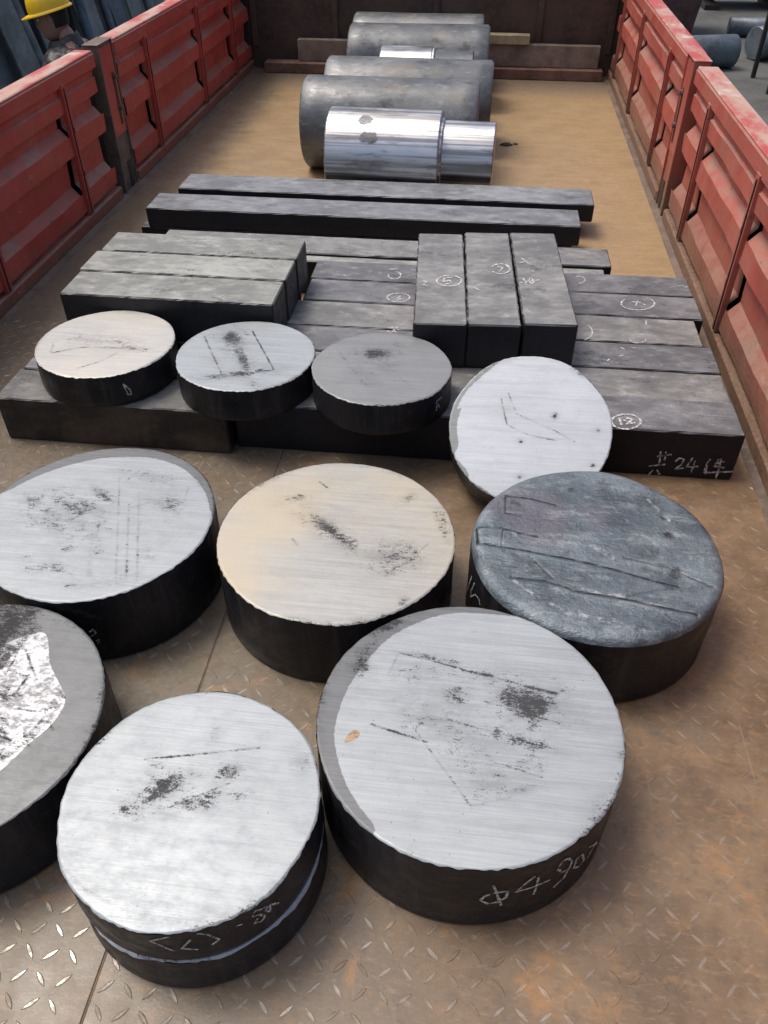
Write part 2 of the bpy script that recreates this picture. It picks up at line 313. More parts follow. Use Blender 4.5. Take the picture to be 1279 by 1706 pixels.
MARKS={"A":{"p":[["g",1.0,[[-0.2572,-0.0302],[-0.2588,-0.0102],[-0.2581,0.0106],[-0.2549,0.0322],[-0.2492,0.0546],[-0.2408,0.0778],[-0.2308,0.1],[-0.2191,0.121],[-0.2058,0.1407],[-0.1908,0.1591],[-0.1723,0.1778],[-0.1502,0.1968],[-0.1244,0.2162],[-0.0948,0.2358],[-0.0619,0.2499],[-0.026,0.2582],[0.0127,0.2606],[0.0536,0.2571],[0.0829,0.2531],[0.1007,0.2485],[0.1071,0.2433],[0.1023,0.2377],[0.0922,0.2335],[0.0768,0.2309],[0.0561,0.2299],[0.03,0.2304],[0.0069,0.2299],[-0.0133,0.2283],[-0.0305,0.2258],[-0.0446,0.2222],[-0.0587,0.2172],[-0.0725,0.2108],[-0.0862,0.2031],[-0.0997,0.194],[-0.1119,0.185],[-0.1228,0.1761],[-0.1325,0.1674],[-0.141,0.1588],[-0.149,0.1492],[-0.1564,0.1386],[-0.1634,0.1271],[-0.1699,0.1146],[-0.176,0.1024],[-0.1818,0.0903],[-0.1872,0.0784],[-0.1923,0.0667],[-0.1967,0.0548],[-0.2005,0.0429],[-0.2037,0.0308],[-0.2062,0.0186],[-0.2082,0.0063],[-0.2098,-0.0061],[-0.2109,-0.0185],[-0.2115,-0.0311],[-0.2111,-0.0434],[-0.2096,-0.0553],[-0.2072,-0.067],[-0.2038,-0.0784],[-0.2001,-0.0893],[-0.1961,-0.0997],[-0.1919,-0.1097],[-0.1874,-0.1193],[-0.1821,-0.1289],[-0.1762,-0.1385],[-0.1695,-0.1483],[-0.1622,-0.158],[-0.1548,-0.1673],[-0.1473,-0.176],[-0.1397,-0.1842],[-0.132,-0.1919],[-0.1276,-0.1986],[-0.1264,-0.2044],[-0.1284,-0.2093],[-0.1335,-0.2134],[-0.1428,-0.2106],[-0.1565,-0.2011],[-0.1748,-0.1844],[-0.1981,-0.1601],[-0.2173,-0.1376],[-0.2321,-0.1172],[-0.2421,-0.0991],[-0.2471,-0.0834],[-0.2513,-0.0668],[-0.2547,-0.049]]],["w",1.0,[[-0.1917,-0.0583],[-0.1894,-0.0527],[-0.1871,-0.048],[-0.1847,-0.0444],[-0.1823,-0.0419],[-0.1799,-0.0404],[-0.1775,-0.0399],[-0.175,-0.0406],[-0.1726,-0.0422],[-0.1701,-0.045],[-0.1693,-0.0479],[-0.1702,-0.051],[-0.1727,-0.0543],[-0.1769,-0.0578],[-0.1808,-0.0607],[-0.1843,-0.0629],[-0.1876,-0.0644],[-0.1906,-0.0654],[-0.1923,-0.0647],[-0.1926,-0.0623]]],["d",0.3,[[-0.0848,0.1144],[-0.0578,0.1089],[-0.0275,0.1026],[0.0062,0.0955],[0.043,0.0875],[0.0829,0.0788],[0.113,0.0685],[0.1335,0.0567],[0.1446,0.0434],[0.1465,0.0287],[0.147,0.0148],[0.1461,0.0018],[0.1438,-0.0105],[0.1402,-0.0219],[0.1366,-0.0336],[0.133,-0.0454],[0.1295,-0.0574],[0.1261,-0.0695],[0.1204,-0.0809],[0.1127,-0.0917],[0.1029,-0.1018],[0.091,-0.1113],[0.0781,-0.1199],[0.064,-0.1277],[0.0489,-0.1346],[0.0326,-0.1407],[0.0177,-0.1411],[0.004,-0.1358],[-0.0085,-0.1248],[-0.0202,-0.1076],[-0.032,-0.0912],[-0.044,-0.0755],[-0.0562,-0.0607],[-0.0685,-0.0467],[-0.0804,-0.0349],[-0.0917,-0.0252],[-0.1023,-0.0178],[-0.1124,-0.0128],[-0.1207,-0.0043],[-0.1273,0.0077],[-0.1323,0.0233],[-0.1355,0.0427],[-0.1371,0.0606],[-0.137,0.0767],[-0.1351,0.0911],[-0.1313,0.1036],[-0.1217,0.1117],[-0.1061,0.1153]]]],"s":[[-0.1884,0.0952,0.0156,-0.005,-0.0047,-0.0321,0.75],[-0.1484,0.1833,0.0284,0.0138,0.0041,-0.0127,0.8],[0.0918,0.046,0.0434,-0.0063,-0.0053,-0.0282,1.0],[0.0783,-0.0303,0.0412,-0.0072,-0.0023,-0.0104,0.85],[-0.0595,-0.0072,0.0599,-0.0183,-0.0086,-0.0377,0.38],[0.0345,-0.1084,0.0423,-0.0034,-0.0048,-0.0342,0.36],[-0.0882,0.0843,0.0528,-0.0054,-0.0022,-0.0378,0.3],[0.0224,0.0861,0.0258,-0.0038,-0.0024,-0.0163,0.55],[0.1997,-0.1234,0.0167,0.0214,0.008,-0.0071,0.4],[0.096,0.0413,0.033,-0.0047,-0.0044,-0.023,1.0],[-0.0195,0.0383,0.0375,-0.0078,-0.0035,-0.0204,0.5],[-0.008,-0.0307,0.0451,-0.0189,-0.0092,-0.0269,0.45],[0.1493,0.007,0.0166,0.0019,-0.0005,-0.0099,0.4],[-0.0591,0.1159,0.062,-0.0094,-0.0008,-0.0079,0.55],[0.0813,-0.1159,0.0309,0.0084,0.0009,-0.0075,0.5]],"l":[[0.0022,0.75,[[-0.1256,0.1227],[-0.0179,0.1008],[0.1416,0.0659]]],[0.004,1.0,[[-0.0133,0.0975],[0.0356,0.0904]]],[0.005,1.0,[[0.0924,0.0768],[0.1416,0.0659]]],[0.002,0.5,[[-0.1256,0.1227],[-0.1384,0.0729]]],[0.002,0.7,[[0.0235,0.0381],[0.1514,0.0073]]],[0.002,0.7,[[-0.1546,-0.0272],[-0.0647,-0.0493]]],[0.002,0.5,[[-0.0875,-0.0253],[0.0084,-0.1498]]],[0.0022,0.6,[[-0.0343,-0.0043],[0.1348,-0.0389]]],[0.002,0.5,[[0.0338,-0.0705],[0.113,-0.0905]]],[0.002,0.4,[[0.0084,-0.1498],[0.0734,-0.1254]]]]},"B":{"p":[["d",0.16,[[-0.0375,0.0717],[-0.0047,0.0801],[0.0223,0.0821],[0.0432,0.0776],[0.0578,0.0667],[0.0662,0.0497],[0.0658,0.0335],[0.0568,0.0179],[0.0396,0.003],[0.0142,-0.0115],[-0.0097,-0.0222],[-0.0324,-0.0294],[-0.0538,-0.0332],[-0.0743,-0.0335],[-0.0885,-0.0283],[-0.0966,-0.0173],[-0.0984,-0.0003],[-0.0937,0.0229],[-0.0821,0.0429],[-0.0633,0.0592]]]],"l":[[0.0018,0.7,[[-0.0889,0.0542],[-0.0231,0.0687],[0.08,0.0937]]],[0.0018,0.5,[[-0.0277,-0.0189],[0.0563,0.0332]]],[0.003,0.22,[[-0.1484,-0.1168],[-0.0985,-0.147],[-0.0363,-0.1673],[0.0433,-0.1715],[0.1079,-0.1506]]],[0.003,0.18,[[-0.1616,-0.0996],[-0.1175,-0.1278],[-0.061,-0.1496],[0.0016,-0.1527]]]],"s":[[-0.0486,0.0081,0.0266,0.0224,0.0114,-0.0129,0.85],[-0.0915,-0.0284,0.0083,0.001,0.002,-0.0055,0.8],[0.0446,0.0472,0.0183,0.0105,0.0067,-0.0108,0.65],[0.0148,-0.0036,0.0765,0.0212,0.0068,-0.0156,0.4],[-0.0675,0.0522,0.0166,-0.0071,-0.0018,-0.01,0.4],[0.153,0.0687,0.0198,0.0023,0.0067,-0.0343,0.3],[0.0074,0.1075,0.0102,0.0012,0.0077,-0.0274,0.2]]},"C":{"s":[[-0.0081,0.0073,0.0464,-0.0405,-0.0058,-0.017,0.95],[-0.1096,0.1049,0.0235,0.0096,0.0038,-0.0117,0.55],[0.1213,-0.0438,0.0623,-0.0053,0.0004,-0.0438,0.5],[0.1362,0.1334,0.0152,0.0138,0.0043,-0.0107,0.5],[0.1108,-0.0892,0.0407,-0.0053,-0.0002,-0.0177,0.45],[0.0088,0.15,0.0862,-0.0134,0.0015,-0.0437,0.15],[0.2137,0.0614,0.0147,0.0102,0.0201,-0.0651,0.35],[0.1541,-0.1674,0.0121,0.0014,0.0013,-0.0131,0.5]],"l":[[0.004,0.12,[[-0.1099,-0.122],[0.0562,-0.1721]]],[0.004,0.12,[[-0.0954,-0.0689],[0.08,-0.1283]]],[0.0018,0.5,[[0.1632,-0.0464],[0.1861,-0.0057]]],[0.0015,0.6,[[-0.0632,0.1646],[-0.0458,0.1482]]],[0.0015,0.6,[[-0.0866,-0.0217],[-0.0723,-0.0395]]],[0.0015,0.4,[[0.322,0.0257],[0.3379,0.0042]]]],"p":[["d",0.2,[[-0.0575,0.1044],[-0.0178,0.0959],[0.0222,0.0849],[0.0623,0.0715],[0.1024,0.0557],[0.1423,0.0378],[0.1696,0.0184],[0.1845,-0.0024],[0.1875,-0.0247],[0.1789,-0.0483],[0.1676,-0.0672],[0.1535,-0.0816],[0.1366,-0.0916],[0.1168,-0.0975],[0.0941,-0.0939],[0.0679,-0.0806],[0.038,-0.0572],[0.0036,-0.0229],[-0.027,0.0086],[-0.0533,0.0372],[-0.0751,0.0624],[-0.0919,0.084],[-0.0948,0.0984],[-0.0833,0.1052]]]]},"D":{"l":[[0.003,0.8,[[-0.1773,0.1352],[-0.1221,0.1285],[-0.0734,0.1126]]],[0.0025,0.7,[[-0.1773,0.1352],[-0.1772,0.0795],[-0.1448,0.0749]]],[0.003,0.8,[[-0.2381,0.0273],[-0.1824,0.0322],[-0.1142,0.0139]]],[0.003,0.85,[[-0.2365,0.0275],[-0.2331,-0.0193],[-0.1462,-0.0282],[-0.0159,-0.0575],[0.1463,-0.095]]],[0.002,0.5,[[-0.1824,0.0322],[-0.1848,-0.0175]]],[0.003,0.85,[[-0.167,-0.1106],[-0.1031,-0.1136],[-0.0409,-0.1337],[0.0539,-0.1427],[0.1678,-0.1651]]],[0.0025,0.6,[[0.0515,-0.0314],[0.1346,-0.0436],[0.2093,-0.0911]]],[0.002,0.4,[[0.0454,-0.1337],[0.1057,-0.1099],[0.1512,-0.0944]]],[0.003,0.5,[[-0.1311,-0.0452],[-0.088,-0.1049]]]],"s":[[0.1481,0.0483,0.0144,-0.0069,-0.0075,-0.0199,0.7],[0.1474,-0.0565,0.015,0.0017,-0.0033,-0.0215,0.6],[-0.1498,0.108,0.027,-0.0028,-0.002,-0.0204,0.5],[-0.1509,0.0057,0.0309,-0.0029,-0.0021,-0.0201,0.5],[-0.0436,0.1596,0.0205,0.0202,0.0056,-0.0176,0.4],[-0.1264,-0.0594,0.0101,0.0012,-0.0005,-0.0218,0.4],[0.1452,0.1003,0.0118,0.0014,-0.0026,-0.0183,0.5]],"h":[[0.003,1.0,[[0.0686,0.0791],[0.0909,0.0456],[0.1181,0.0176]]],[0.003,1.0,[[-0.1621,-0.117],[-0.119,-0.1561],[-0.077,-0.1807]]],[0.005,1.0,[[-0.0405,-0.1269],[0.0164,-0.1371],[0.0457,-0.1303]]],[0.006,1.0,[[-0.0772,-0.1839],[-0.0265,-0.1972],[0.0152,-0.1986]]],[0.003,1.0,[[-0.1665,0.0276],[-0.1458,-0.0014]]],[0.005,1.0,[[-0.2286,-0.0302],[-0.2227,-0.0632]]],[0.006,1.0,[[-0.0116,-0.0012],[0.0261,-0.0344]]],[0.003,1.0,[[0.1201,0.1523],[0.1541,0.089]]]]},"E":{"p":[["g",1.0,[[-0.2626,0.0559],[-0.2585,0.0654],[-0.251,0.0789],[-0.24,0.0963],[-0.2254,0.118],[-0.2071,0.144],[-0.1878,0.1676],[-0.1676,0.1885],[-0.1465,0.2067],[-0.1247,0.2219],[-0.1021,0.2351],[-0.0789,0.2462],[-0.0551,0.2551],[-0.0307,0.2619],[-0.0049,0.2649],[0.0222,0.2641],[0.0504,0.2596],[0.0797,0.2514],[0.1068,0.2408],[0.1316,0.2279],[0.1541,0.2128],[0.1743,0.1955],[0.1923,0.176],[0.2081,0.1542],[0.2218,0.1303],[0.2333,0.1045],[0.2418,0.0811],[0.2476,0.0601],[0.2506,0.0413],[0.251,0.0246],[0.2499,0.0147],[0.2474,0.0113],[0.2434,0.0144],[0.2379,0.0241],[0.2317,0.036],[0.2249,0.05],[0.2174,0.0663],[0.2091,0.085],[0.1988,0.1033],[0.1863,0.121],[0.1717,0.1383],[0.1548,0.155],[0.1377,0.1693],[0.1205,0.1811],[0.1032,0.1903],[0.0858,0.1969],[0.0697,0.2019],[0.0547,0.2053],[0.041,0.2072],[0.0286,0.2075],[0.0142,0.2069],[-0.0023,0.2054],[-0.0207,0.2029],[-0.041,0.1996],[-0.0607,0.1945],[-0.0796,0.1877],[-0.0978,0.1793],[-0.1152,0.1691],[-0.1314,0.1585],[-0.1465,0.1473],[-0.1604,0.1356],[-0.1732,0.1234],[-0.1854,0.1103],[-0.1969,0.0961],[-0.2078,0.081],[-0.218,0.0651],[-0.2278,0.0532],[-0.2373,0.0454],[-0.2465,0.0416],[-0.2554,0.0417],[-0.2611,0.0441],[-0.2635,0.0488]]],["d",0.2,[[-0.1388,0.0771],[-0.0963,0.0957],[-0.0523,0.11],[-0.0069,0.1199],[0.0395,0.1253],[0.0868,0.1261],[0.1247,0.1185],[0.1532,0.1025],[0.1722,0.0786],[0.1818,0.0471],[0.1847,0.0102],[0.1813,-0.0318],[0.1718,-0.0782],[0.1568,-0.1284],[0.1373,-0.1656],[0.1131,-0.191],[0.0841,-0.2055],[0.0498,-0.2095],[0.0178,-0.2098],[-0.0121,-0.2064],[-0.04,-0.1993],[-0.066,-0.1883],[-0.091,-0.1676],[-0.1154,-0.1365],[-0.1393,-0.0941],[-0.1632,-0.0389],[-0.1718,0.0088],[-0.1639,0.0478]]]],"s":[[-0.0553,0.0228,0.0676,-0.0058,0.0116,-0.0362,0.6],[-0.1527,0.0332,0.0284,-0.0068,0.0067,-0.0243,0.55],[-0.0168,0.071,0.0385,-0.0258,-0.0009,-0.0146,0.5],[0.1342,0.0534,0.0331,0.0038,0.012,-0.0368,0.5],[0.0238,-0.0742,0.0262,0.003,0.0161,-0.0401,0.4],[-0.0853,-0.1473,0.0193,0.0022,0.0104,-0.0221,0.3],[-0.0192,-0.1022,0.0137,0.0056,0.0047,-0.0084,0.5],[-0.0074,0.1552,0.0232,0.0027,0.0034,-0.0091,0.4],[0.1747,0.148,0.0172,0.002,0.0079,-0.0268,0.4],[0.1009,-0.1759,0.095,0.0233,0.0089,-0.0197,0.25],[0.0452,-0.154,0.0075,0.0009,0.0164,-0.0404,0.35],[-0.0601,-0.0198,0.0846,-0.0009,0.017,-0.0463,0.45],[-0.0283,-0.1553,0.0606,0.007,0.0121,-0.0272,0.3],[0.083,0.1373,0.0552,-0.0081,0.0059,-0.0266,0.35],[0.1412,-0.0988,0.0308,0.0036,0.0219,-0.0629,0.2]],"l":[[0.003,0.4,[[0.0515,0.0438],[0.1257,-0.1731]]],[0.003,0.4,[[-0.0001,0.1277],[0.1059,-0.1754]]],[0.003,0.4,[[0.0585,0.0887],[0.1456,-0.1707]]],[0.003,0.4,[[0.0175,0.1204],[0.0374,0.1652],[0.0667,0.159],[0.0731,0.1315]]],[0.003,0.4,[[0.119,0.0647],[0.1661,0.0702],[0.1585,0.1138]]],[0.003,0.4,[[0.1079,0.0634],[0.0494,0.0654]]],[0.003,0.4,[[0.0173,-0.1995],[0.0787,-0.1855]]],[0.003,0.4,[[0.06,0.0362],[0.1371,0.08]]],[0.003,0.4,[[-0.171,0.0224],[-0.1437,0.0518],[-0.103,0.0003]]]]},"F":{"p":[["b",1.0,[[0.0789,0.1834],[0.0838,0.1793],[0.0892,0.1726],[0.0948,0.1634],[0.1008,0.1517],[0.1072,0.1376],[0.1146,0.1242],[0.1233,0.1116],[0.133,0.0996],[0.1439,0.0883],[0.1532,0.0783],[0.161,0.0696],[0.1673,0.0623],[0.1723,0.0562],[0.1757,0.0486],[0.1776,0.0396],[0.178,0.0292],[0.1769,0.0175],[0.1745,0.0061],[0.1708,-0.0049],[0.1659,-0.0157],[0.1597,-0.0262],[0.1544,-0.0359],[0.1498,-0.0449],[0.1461,-0.053],[0.1432,-0.0604],[0.1405,-0.0671],[0.1381,-0.0732],[0.136,-0.0786],[0.1341,-0.0834],[0.1312,-0.0883],[0.1273,-0.0933],[0.1224,-0.0983],[0.1166,-0.1035],[0.1073,-0.104],[0.0946,-0.0999],[0.0782,-0.091],[0.0579,-0.0773],[0.0389,-0.0583],[0.0211,-0.0338],[0.0043,-0.0032],[-0.0115,0.0342],[-0.0201,0.0671],[-0.0209,0.0952],[-0.0135,0.1177],[0.0022,0.1343],[0.017,0.1487],[0.0306,0.1609],[0.0431,0.1708],[0.0544,0.1782],[0.0642,0.1828],[0.0724,0.1846]]],["d",1.0,[[-0.0868,0.2495],[-0.0663,0.2477],[-0.0456,0.2461],[-0.0246,0.2448],[-0.0034,0.2437],[0.0182,0.2429],[0.0351,0.2374],[0.0473,0.2274],[0.0549,0.2129],[0.0579,0.1942],[0.0592,0.1782],[0.059,0.1648],[0.0573,0.1538],[0.0541,0.1451],[0.0513,0.1357],[0.049,0.1255],[0.0471,0.1146],[0.0456,0.1029],[0.0418,0.0908],[0.0357,0.0781],[0.0274,0.0651],[0.0169,0.0516],[0.0025,0.054],[-0.0162,0.0725],[-0.0398,0.1081],[-0.0695,0.1631],[-0.0879,0.2062],[-0.0939,0.2355]]]],"s":[[0.0044,0.1943,0.0323,0.0425,0.029,-0.029,1.0],[0.0098,0.1337,0.0156,0.0368,0.0302,-0.0234,0.8],[0.0703,0.0503,0.0175,0.002,0.0123,-0.0251,0.8],[0.0951,-0.0091,0.0106,0.0012,0.0138,-0.0279,0.6]],"l":[[0.0028,0.75,[[0.06,0.1455],[0.1109,0.0823]]],[0.0028,0.75,[[0.0524,0.0867],[0.052,0.1268]]],[0.0028,0.75,[[0.0516,0.0979],[0.1109,0.0823]]],[0.0028,0.75,[[0.0653,0.0606],[0.099,0.0483]]],[0.0028,0.75,[[0.0878,0.0524],[0.0926,0.0914]]],[0.0028,0.75,[[0.1065,0.0229],[0.1432,0.0219]]],[0.0028,0.75,[[0.1002,-0.0283],[0.1214,-0.0355]]],[0.0028,0.75,[[0.1356,-0.0193],[0.1547,-0.0413]]],[0.0028,0.75,[[0.1626,0.0089],[0.1795,-0.0092]]],[0.0012,0.62,[[0.1245,-0.0684],[0.1113,-0.0559]]],[0.0012,0.62,[[0.1276,-0.0664],[0.1133,-0.054]]],[0.0012,0.62,[[0.1305,-0.0643],[0.1152,-0.0519]]],[0.0012,0.62,[[0.1334,-0.0619],[0.1174,-0.0496]]],[0.0012,0.62,[[0.1362,-0.0593],[0.1198,-0.047]]],[0.0012,0.62,[[0.1389,-0.0564],[0.1226,-0.0441]]],[0.0012,0.62,[[0.1415,-0.0534],[0.1256,-0.0409]]],[0.0012,0.62,[[0.144,-0.0501],[0.129,-0.0375]]],[0.0012,0.62,[[0.1464,-0.0466],[0.1324,-0.0338]]],[0.0012,0.62,[[0.1487,-0.0428],[0.1359,-0.0299]]],[0.0012,0.62,[[0.1509,-0.0389],[0.1393,-0.0257]]],[0.0012,0.62,[[0.1531,-0.0347],[0.1424,-0.0213]]],[0.0012,0.62,[[0.1551,-0.0302],[0.145,-0.0167]]],[0.0012,0.62,[[0.1571,-0.0255],[0.1472,-0.0119]]],[0.0012,0.62,[[0.1589,-0.0206],[0.1489,-0.0069]]],[0.0012,0.62,[[0.1607,-0.0154],[0.15,-0.0017]]],[0.0012,0.62,[[0.1623,-0.0099],[0.1508,0.0038]]],[0.0012,0.62,[[0.1639,-0.0042],[0.1512,0.0094]]],[0.0012,0.62,[[0.1654,0.0018],[0.1514,0.0154]]],[0.0012,0.62,[[0.1668,0.008],[0.1516,0.0216]]],[0.0012,0.62,[[0.1681,0.0146],[0.1519,0.0281]]],[0.0012,0.62,[[0.1693,0.0214],[0.1525,0.035]]],[0.0012,0.62,[[0.1704,0.0285],[0.1534,0.0422]]],[0.0012,0.62,[[0.1714,0.0359],[0.1547,0.0497]]],[0.0012,0.62,[[0.1723,0.0436],[0.1562,0.0577]]],[0.0012,0.62,[[0.1731,0.0516],[0.158,0.0659]]]]},"G":{"l":[[0.005,0.55,[[-0.1179,-0.0703],[-0.048,-0.0327],[0.0175,-0.0275],[0.1206,-0.025]]],[0.003,0.45,[[-0.0221,-0.1388],[0.0217,-0.1002],[0.0509,-0.0508]]],[0.004,0.35,[[-0.1208,-0.0707],[-0.1372,-0.0129],[-0.0324,0.0364]]]],"s":[[-0.0183,0.0009,0.1169,0.0015,0.0169,-0.046,0.3],[0.0834,-0.0234,0.0364,0.0005,0.0053,-0.0159,0.55]]},"H":{"l":[[0.0035,0.7,[[-0.1347,0.0818],[-0.0273,-0.1192],[0.0896,-0.0678]]],[0.003,0.75,[[-0.0114,0.1213],[0.0896,-0.0678]]],[0.0025,0.3,[[-0.1347,0.0818],[-0.0114,0.1213]]]],"s":[[-0.0548,0.0725,0.03,-0.0239,-0.0009,-0.0369,1.0],[-0.0017,-0.028,0.038,-0.0765,-0.0098,-0.0122,0.85],[0.0076,-0.0991,0.0744,0.0246,0.0045,-0.0144,0.7],[-0.0587,-0.0684,0.0267,-0.0442,-0.0102,-0.0178,0.25]]},"I":{"s":[[-0.0212,0.0634,0.036,0.0042,0.0031,-0.0251,0.95],[-0.0324,-0.0519,0.0553,-0.0673,-0.0123,-0.0419,0.25],[0.0173,0.0085,0.0341,0.004,0.0072,-0.0645,0.25],[0.0294,0.1143,0.0237,-0.0136,-0.0012,-0.0159,0.4]],"l":[[0.006,0.25,[[-0.1185,0.0615],[-0.0705,-0.0238],[-0.0269,-0.0935]]],[0.004,0.25,[[0.0046,0.0183],[0.0708,-0.0717]]]]},"J":{"l":[[0.002,0.75,[[-0.0708,0.0718],[-0.054,0.0081]]],[0.0025,0.5,[[-0.0546,0.0874],[-0.0364,0.0448]]],[0.002,0.5,[[-0.0529,0.0064],[-0.0019,-0.0161],[0.0634,-0.0262]]],[0.0018,0.35,[[-0.0334,0.0363],[0.0573,-0.0012],[0.1047,-0.0265]]]],"s":[[-0.0502,0.0555,0.0158,0.0009,0.0009,-0.0173,0.3],[0.0559,0.0358,0.0047,0.0003,0.0002,-0.0046,0.9],[-0.0193,-0.0342,0.0047,0.0003,0.0002,-0.0045,0.9],[-0.0175,-0.1221,0.0046,0.0003,0.0002,-0.0044,0.9],[0.1471,-0.0821,0.0046,0.0003,0.0001,-0.0044,0.9],[0.1577,0.0049,0.0046,0.0003,0.0001,-0.0045,0.9]],"p":[["g",0.8,[[-0.0708,0.184],[-0.0815,0.1812],[-0.0927,0.1754],[-0.1044,0.1665],[-0.1165,0.1546],[-0.1291,0.1397],[-0.1409,0.1248],[-0.1518,0.1101],[-0.1617,0.0955],[-0.1709,0.0809],[-0.1789,0.0659],[-0.1859,0.0505],[-0.1918,0.0346],[-0.1966,0.0183],[-0.1989,0.0018],[-0.1987,-0.0147],[-0.1959,-0.0314],[-0.1906,-0.0483],[-0.1826,-0.0669],[-0.1718,-0.0874],[-0.1584,-0.1097],[-0.1423,-0.1337],[-0.1279,-0.1524],[-0.1153,-0.1659],[-0.1044,-0.1744],[-0.0952,-0.1779],[-0.088,-0.1794],[-0.0828,-0.1791],[-0.0797,-0.1768],[-0.0787,-0.1727],[-0.0799,-0.1683],[-0.0834,-0.1638],[-0.0892,-0.159],[-0.0973,-0.1541],[-0.105,-0.1498],[-0.1124,-0.1462],[-0.1194,-0.1432],[-0.1261,-0.1409],[-0.1309,-0.1381],[-0.1337,-0.1348],[-0.1346,-0.1311],[-0.1336,-0.1268],[-0.1342,-0.122],[-0.1365,-0.1166],[-0.1406,-0.1106],[-0.1463,-0.104],[-0.1516,-0.0981],[-0.1566,-0.0928],[-0.1612,-0.0881],[-0.1654,-0.0842],[-0.1679,-0.0794],[-0.1687,-0.0738],[-0.1676,-0.0674],[-0.1648,-0.0601],[-0.1634,-0.0519],[-0.1634,-0.0426],[-0.1648,-0.0324],[-0.1676,-0.0211],[-0.169,-0.009],[-0.1689,0.004],[-0.1674,0.0178],[-0.1644,0.0325],[-0.1631,0.0425],[-0.1635,0.0475],[-0.1655,0.0478],[-0.1692,0.0432],[-0.1709,0.0427],[-0.1704,0.0464],[-0.168,0.0542],[-0.1634,0.0662],[-0.1585,0.0772],[-0.1531,0.0871],[-0.1472,0.0959],[-0.141,0.1036],[-0.1341,0.1118],[-0.1266,0.1204],[-0.1183,0.1294],[-0.1095,0.1388],[-0.1002,0.1481],[-0.0906,0.1572],[-0.0806,0.1662],[-0.0703,0.175],[-0.0652,0.1809],[-0.0654,0.1839]]]]}}
